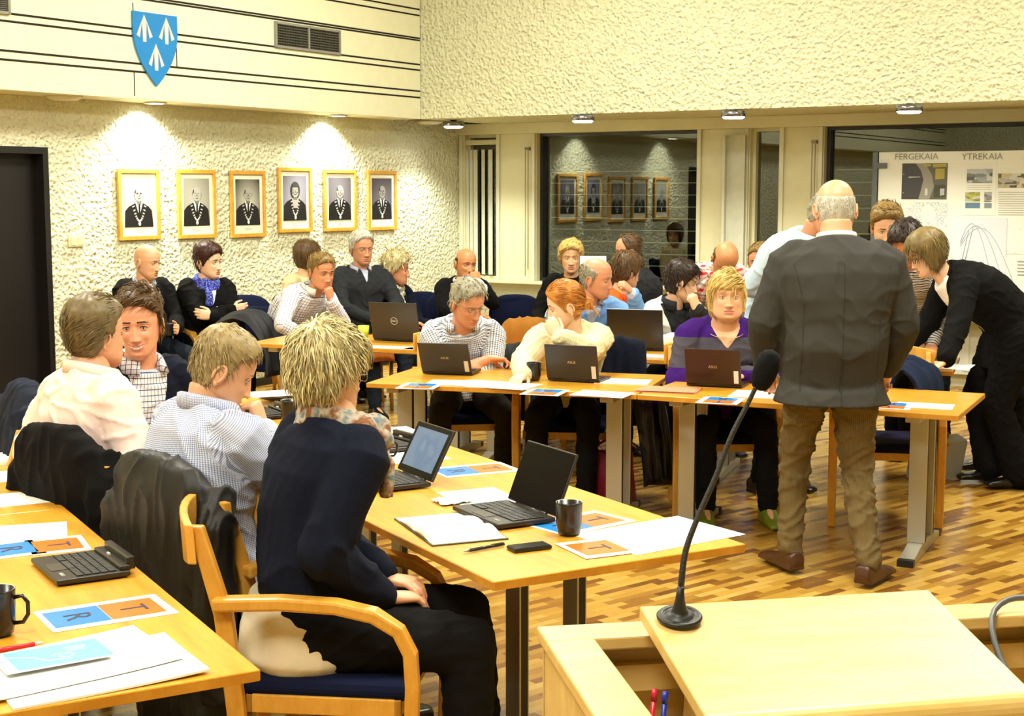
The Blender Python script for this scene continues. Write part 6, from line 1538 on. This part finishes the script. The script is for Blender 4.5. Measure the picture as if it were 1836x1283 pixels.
# ---- the standing man in the grey suit
def suit_extra(c):
    B = c['base']; mb = MB()
    up = c['sp']; fr = c['fr']
    # back seam, vent and collar fall
    pts = [up(t)-fr(t)*(.1+.062*(1 if t > .2 else 1.05))-B for t in (.86, .7, .5, .3)]
c = person('bald man in grey suit jacket and khaki trousers standing with his back turned', (1497, 377, 6.45), 2, 14, 0, 2, (.03, -.0), stand=True, hip_z=.93, s=1.03, fat=1.22, sk=('skin_flushed', '#dba884'), ho=dict(fat=1.06, jaw=1.1), hair=HS(h_white, 'bald', thick=.0015, locks=500, llen=.010, lw=.0009, mess=.2), shw=1.17, shd=.022, neckl=.078, neck_r=1.22, vox=.009, amp=.006, seam_front=True, hipw=1.03,
  top=dict(mat=c_suit, name='suit_jacket', loose=1.14, thick=.022, hem=-.135, sleeve=1.2, waist=1.12, freq=.6), skirt=.045, pants=dict(mat=c_khaki, w=1.04, ankle=1.0), shoes=mat('brown_leather', '#46260e', .4), coll=dict(mat=c_suit, h=.022, r=1.3, open=.6), trous_amp=.015,
  arms={1: dict(w=(.27, .13, .93), pole=(1, -1.1, .1), curl=.6), -1: dict(w=(-.27, .13, .93), pole=(-1, -1.1, .1), curl=.6)}, legs={1: dict(a=(.150, -.17, .10), toe=(.7, 1, 0), pole=(0, 1, 0)), -1: dict(a=(-.16, .06, .10), toe=(-.42, 1, 0), pole=(0, 1, 0))})
def shirt_collar(c):
    mb = MB(); n = 26; rings = []
    for j in range(n+1):
        a = -math.pi*.8+2*math.pi*.8*j/n; dv = c['rs']*math.sin(a)-c['fb']*math.cos(a); drop = .5*(1-math.cos(a)); p = c['N']-c['base']+c['nd']*(.022-drop*.035)+dv*c['nr']*1.13; q = p+c['nd']*.026
        rings.append([p, q, q+dv*.006, p+dv*.012])
    mb.loft(rings); obj('shirt_collar', mb, c_white, c['o'])
shirt_collar(c)
from mathutils.bvhtree import BVHTree
def on_back(c, name, pts, rad, m_, nm):
    jo = [o for o in c['o'].children if o.name.startswith(name)][0]; bv = BVHTree.FromPolygons([v.co for v in jo.data.vertices], [p.vertices for p in jo.data.polygons]); mb = MB(); out = []
    for x, z in pts:
        o_ = c['hip']-c['base']; st = V((0, 0, z))+c['rb']*x-c['fb']*.8; h = bv.ray_cast(st, c['fb'])
        if h[0]: out.append(h[0]-c['fb']*.0005)
    mb.tube(smooth(out, 3), rad, 6); obj(nm, mb, m_, c['o'])
on_back(c, 'suit_jacket', [(0, z) for z in np.linspace(1.44, 1.02, 14)], .0018, mat('suit_seam', '#2b2a26', .9), 'back_seam')
on_back(c, 'suit_jacket', [(.004, z) for z in np.linspace(1.02, .80, 8)], .004, mat('suit_seam', '#2b2a26', .9), 'vent_edge')
for sgn in (-1, 1): on_back(c, 'suit_jacket', [(sgn*(.165+.05*max(0, (z-1.25)/.2)), z) for z in np.linspace(1.42, .86, 14)], .0014, mat('suit_seam', '#2b2a26', .9), 'side_seam')
# ---- the foreground row
c = person('smiling dark-haired young man in dark blazer facing the camera', (250, 583, 5.25), 178, 4, 3, 135, (.12, .0), sk=('skin_warm', '#e2a583'), ho=dict(smile=1, fat=.98, jaw=.97, brow=('brow_dark', '#3a2618', .7)), hair=HS(h_brown, 'man', thick=.017, flow='side', locks=700, llen=.045, lw=.0026, mess=.22, topx=.5, crown=(-.04, -.03, .12)), vox=.008, hscale=.98,
  top=dict(mat=c_navy, name='blazer', loose=1.06, thick=.018, v=(.085, .42, c_checkw, 'shirt')), pants=c_dark, coll=dict(mat=c_checkw, h=.042, open=.35), arms={1: dict(w=(.16, .36, .77), pole=(.8, -.5, -.8)), -1: dict(w=(-.15, .38, .77), pole=(-.8, -.5, -.8))})
seat(c, 'w', 'wooden armchair under the smiling young man')
c = person('man in pale pink shirt seen from behind at the left', (174, 600, 4.95), 42, -2, 0, 48, (.0, -.13), fat=1.0, sk=('skin_flushed', '#dba884'), ho=dict(fat=1.05, jaw=1.05), hair=HS(h_brown and hair_material('hair_ash', '#3e321c', '#8d7a50'), 'man', thick=.017, flow='back', locks=900, llen=.045, lw=.0024, mess=.07, lift=.08, short_sides=False, backx=.3), shw=1.06, vox=.0075, neck_r=1.1, hscale=1.0, neckl=.065, seam_front=True,
  top=dict(mat=c_pink, name='shirt', loose=1.08, thick=.012, sleeve=1.12, freq=.9), amp=.010, pants=c_dark, coll=dict(mat=c_pink, h=.04, r=1.22, open=.3),
  arms={-1: dict(w=(-.30, .04, .66), pole=(-.7, -.8, .0), curl=.4), 1: dict(w=(.24, .18, .66), pole=(.5, -1, -.2), curl=.4)})
c24 = c; seat(c, 'w', 'wooden armchair under the man in the pink shirt, hidden by dark jackets', None, .16)
c = person('sandy-haired man in fine blue checked shirt, fist against his mouth', (401, 666, 4.35), 72, 24, 0, 46, (.02, -.03), fat=1.0, sk=('skin_flushed', '#dba884'), ho=dict(fat=1.05, jaw=1.02), hair=HS(hair_material('hair_sandy_grey', '#6a5834', '#c0aa78'), 'man', thick=.012, flow='forward', locks=1500, llen=.030, lw=.0018, mess=.14, lift=.15, short_sides=True, topx=.6), shw=1.06, vox=.0075, neck_r=1.1, curve=.05, hscale=1.0, neckl=.06, seam_front=True, fine=True,
  top=dict(mat=c_stripe, name='shirt', loose=1.08, thick=.012, sleeve=1.15, freq=.8), amp=.010, pants=c_dark, coll=dict(mat=c_stripe, h=.045, r=1.2, open=.35),
  arms={1: dict(W=W(472, 772, 4.38), pole=(.7, .4, -1), hd=(-.2, -.2, 1), pn=(-.6, -.4, .1), curl=1.15, cuff=.98), -1: dict(w=(-.14, .50, .78), pole=(-.8, -.2, -.8), hd=(.8, .4, 0))})
c26 = c; seat(c, 'w', 'wooden armchair under the man in the fine blue checked shirt', None, .16)
def tail(c):                                   # white shirt tail under the navy jacket
    mb = MB(); h = c['hip']-c['base']
    mb.loft([ering(h+V((0, 0, z))-c['fb']*.03, c['rb'], c['fb'], a, b_, 24, .9) for z, a, b_ in ((.10, .19, .15), (.0, .215, .18), (-.06, .22, .185), (-.095, .20, .17))])
    me = remesh(mb, .009, 'shirt_tail', 2); co = mesh_np(me); co[:, 2] += np.array([.012*noise.noise(V(p)*12) for p in co]); me.vertices.foreach_set('co', co.ravel()); me.materials.append(cloth('cream_silk', '#e6dcc0', bump=.1)); o = bpy.data.objects.new('shirt_tail', me); col.objects.link(o); o.parent = c['o']
c = person('short-haired blonde woman in navy jacket and scarf seen from behind', (590, 670, 3.95), 48, 4, 0, 86, (.05, .02), tw=42, fat=1.02, sk=('skin_flushed', '#dba884'), ho=dict(fat=1.05), hair=HS(h_blond, 'man', thick=.021, flow='crown', locks=2800, llen=.050, lw=.0023, mess=.19, lift=.22, short_sides=False, crown=(0, -.05, .12)), shw=.93, vox=.0075, noff=(.062, 0, 0), neck_r=1.08, hscale=1.0, neckl=.075, seam_front=True, hipw=1.12, curve=.05,
  top=dict(mat=c_navy, name='jacket', loose=1.05, thick=.016, sleeve=1.1, waist=1.1, hem=-.03, freq=.6), amp=.009, pants=dict(mat=c_dark, w=1.15), glasses='metal',
  arms={1: dict(w=(.12, .20, .63), pole=(.6, -.8, -.5), hd=(-.5, 1, -.1), pn=(0, 0, -1), curl=.3), -1: dict(w=(-.04, .20, .64), pole=(-.8, -.6, -.5), hd=(.6, 1, 0), pn=(0, 0, -1))}, legs={1: dict(a=(.12, .42, .085)), -1: dict(a=(-.14, .48, .085))}, extras=[scarf('scarf', c_mscarf, .036, 2, [(.0, 0, .15)], seed=8), tail])
c27 = c
p = c['base']+c['fb']*.05
place_chair(p+V((.03, -.02, 0)), 97, 'w', 'wooden armchair in the foreground under the blonde woman in the navy jacket')
# ---- coats and jackets on chair backs
def hang(c, ang, label, m_, seed, top=.95, w=.52, low=.22, off=.37, sh=0):
    a = R(ang); f = V((math.sin(a), math.cos(a), 0)); r = V((f.y, -f.x, 0)); b0 = c['base']-f*.17+r*sh; U = V((0, 0, 1))
    mb = MB(); hw = w/2; rings = []
    for z, k, th in ((low-.02, .80, .05), (low+.12, .86, .075), (.45, .92, .085), (.65, .98, .085), (top-.13, 1.0, .075), (top-.05, .92, .062), (top, .74, .045), (top+.025, .40, .03)):
        tilt_ = -.10*max(0, z-.4)
        rings.append(ering(b0+f*tilt_+U*z, r, f, hw*k, th, 28, .7))
    mb.loft(rings)
    for sg in (1, -1): mb.tube([b0+r*sg*hw*.8+U*(top-.06), b0+r*sg*hw*.98+U*(top-.16)-f*.04, b0+r*sg*hw*1.02+U*(.55)-f*.05, b0+r*sg*hw*.95+U*(max(low, .28))-f*.03], [.05, .062, .056, .05], 14)
    me = remesh(mb, .010, 'jacket', 3); co = mesh_np(me); nr = np.empty(len(co)*3); me.vertices.foreach_get('normal', nr)
    co = co+nr.reshape(-1, 3)*fold(co*np.array([1.6, 1.6, .6]), None, None, .011, seed, .8)[:, None]-np.array(b0*1.0-U*b0.z); me.vertices.foreach_set('co', co.ravel()); me.materials.append(m_); me.update()
    o = bpy.data.objects.new('jacket', me); col.objects.link(o); o.location = V((b0.x, b0.y, 0)); tag(o, label, 'jacket'); return o
hang(c24, 42, 'black jacket hung on the chair of the man in the pink shirt', c_black, 11, .95, .50, .12)
hang(c26, 44, 'black leather jacket hung on the chair of the man in the fine blue check', c_leather, 12, .95, .50, .12)
fake = dict(base=V((-1.92-.17*.87, 5.50-.17*.5, 0)))
hang(fake, 240, 'navy blazer hung on a chair back in front of the dark door', cloth('navy_blazer', '#1c2230'), 13, .98, .48, .15)
f_ = V((math.sin(R(240)), math.cos(R(240)), 0)); place_chair(fake['base']+f_*.17, 240, 'w', 'wooden armchair under the navy blazer in front of the dark door')
# black chair with tan coat behind the front row
q = W(931, 560, 12.3); o = place_chair(V((q.x, q.y+.25, 0)), 6, 'p', 'empty black round-backed chair below the window pier')
place_chair(V((W(440, 560, 11.8).x, 11.9, 0)), 165, 'p', 'empty navy padded chair right of the woman with crossed arms')
place_chair(V((W(770, 560, 12).x, 12.3, 0)), 160, 'p', 'empty dark padded chair between the blond woman and the smiling bald man')
b0 = W(948, 590, 9.6); r_ = V((1, 0, 0))
drape([V((b0.x-.02, b0.y+.12, .52)), V((b0.x-.01, b0.y+.05, .80)), V((b0.x, b0.y, .87)), V((b0.x, b0.y-.07, .78)), V((b0.x-.02, b0.y-.1, .45))], .36, c_brown, 'coat', 'tan coat thrown over the chair back left of the red-haired woman', 'coat', .06, 21, .018, dirw=r_)
place_chair(V((b0.x, b0.y+.30, 0)), 0, 'p', 'dark padded chair under the tan coat')
b0 = W(905, 615, 8.6)
drape([V((b0.x-.02, b0.y+.12, .45)), V((b0.x-.01, b0.y+.05, .74)), V((b0.x, b0.y, .80)), V((b0.x, b0.y-.07, .72)), V((b0.x-.02, b0.y-.1, .40))], .40, c_char, 'jacket', 'dark grey jacket between the checked shirt and the cream sweater', 'jacket', .05, 22, .04, dirw=r_)
b0 = W(1105, 602, 8.25)
drape([V((b0.x-.0, b0.y-.10, .60)), V((b0.x, b0.y-.04, .84)), V((b0.x, b0.y, .88)), V((b0.x, b0.y+.06, .80)), V((b0.x, b0.y+.1, .40))], .34, c_navy, 'jacket', 'navy jacket on the chair back right of the red-haired woman', 'jacket', .05, 23, .03, dirw=r_)
b0 = W(440, 575, 10.6)
drape([V((b0.x-.15, b0.y+.1, .78)), V((b0.x-.02, b0.y+.03, .84)), V((b0.x+.12, b0.y-.05, .80)), V((b0.x+.22, b0.y-.1, .62)), V((b0.x+.24, b0.y-.12, .42))], .28, mat('dark_shiny_coat', '#12161c', .7), 'coat', 'dark shiny coat bundled beside the woman with crossed arms', 'coat', .05, 24, .03, dirw=V((.4, .9, 0)))
b0 = W(1640, 660, 7.45)
drape([V((b0.x-.05, b0.y+.12, .66)), V((b0.x-.03, b0.y+.05, .82)), V((b0.x, b0.y, .84)), V((b0.x+.07, b0.y-.04, .74)), V((b0.x+.1, b0.y-.05, .45))], .32, cloth('blue_coat', '#18223a'), 'coat', 'dark blue coat on a chair at the grey-suited man\'s right hip', 'coat', .06, 25, .04, dirw=V((.5, .86, 0)))
place_chair(V((b0.x-.12, b0.y+.12, 0)), 190, 'w', 'wooden armchair behind the grey-suited man under the dark blue coat')
b0 = W(1180, 740, 8.1)
drape([V((b0.x-.05, b0.y, .62)), V((b0.x, b0.y-.05, .55)), V((b0.x+.03, b0.y-.1, .35)), V((b0.x+.05, b0.y-.1, .12))], .30, mat('puffer_black', '#121214', .3), 'jacket', 'shiny black puffer jacket hanging under the front table joint', 'jacket', .07, 26, .04, dirw=V((1, .2, 0)))
q = W(1035, 470, 11.6); A4((q.x+.1, q.y-.5, q.z-.0), 0, 'white sheet held up beside the blond person by the window', (.2, .15)).rotation_euler = (R(70), 0, 0)
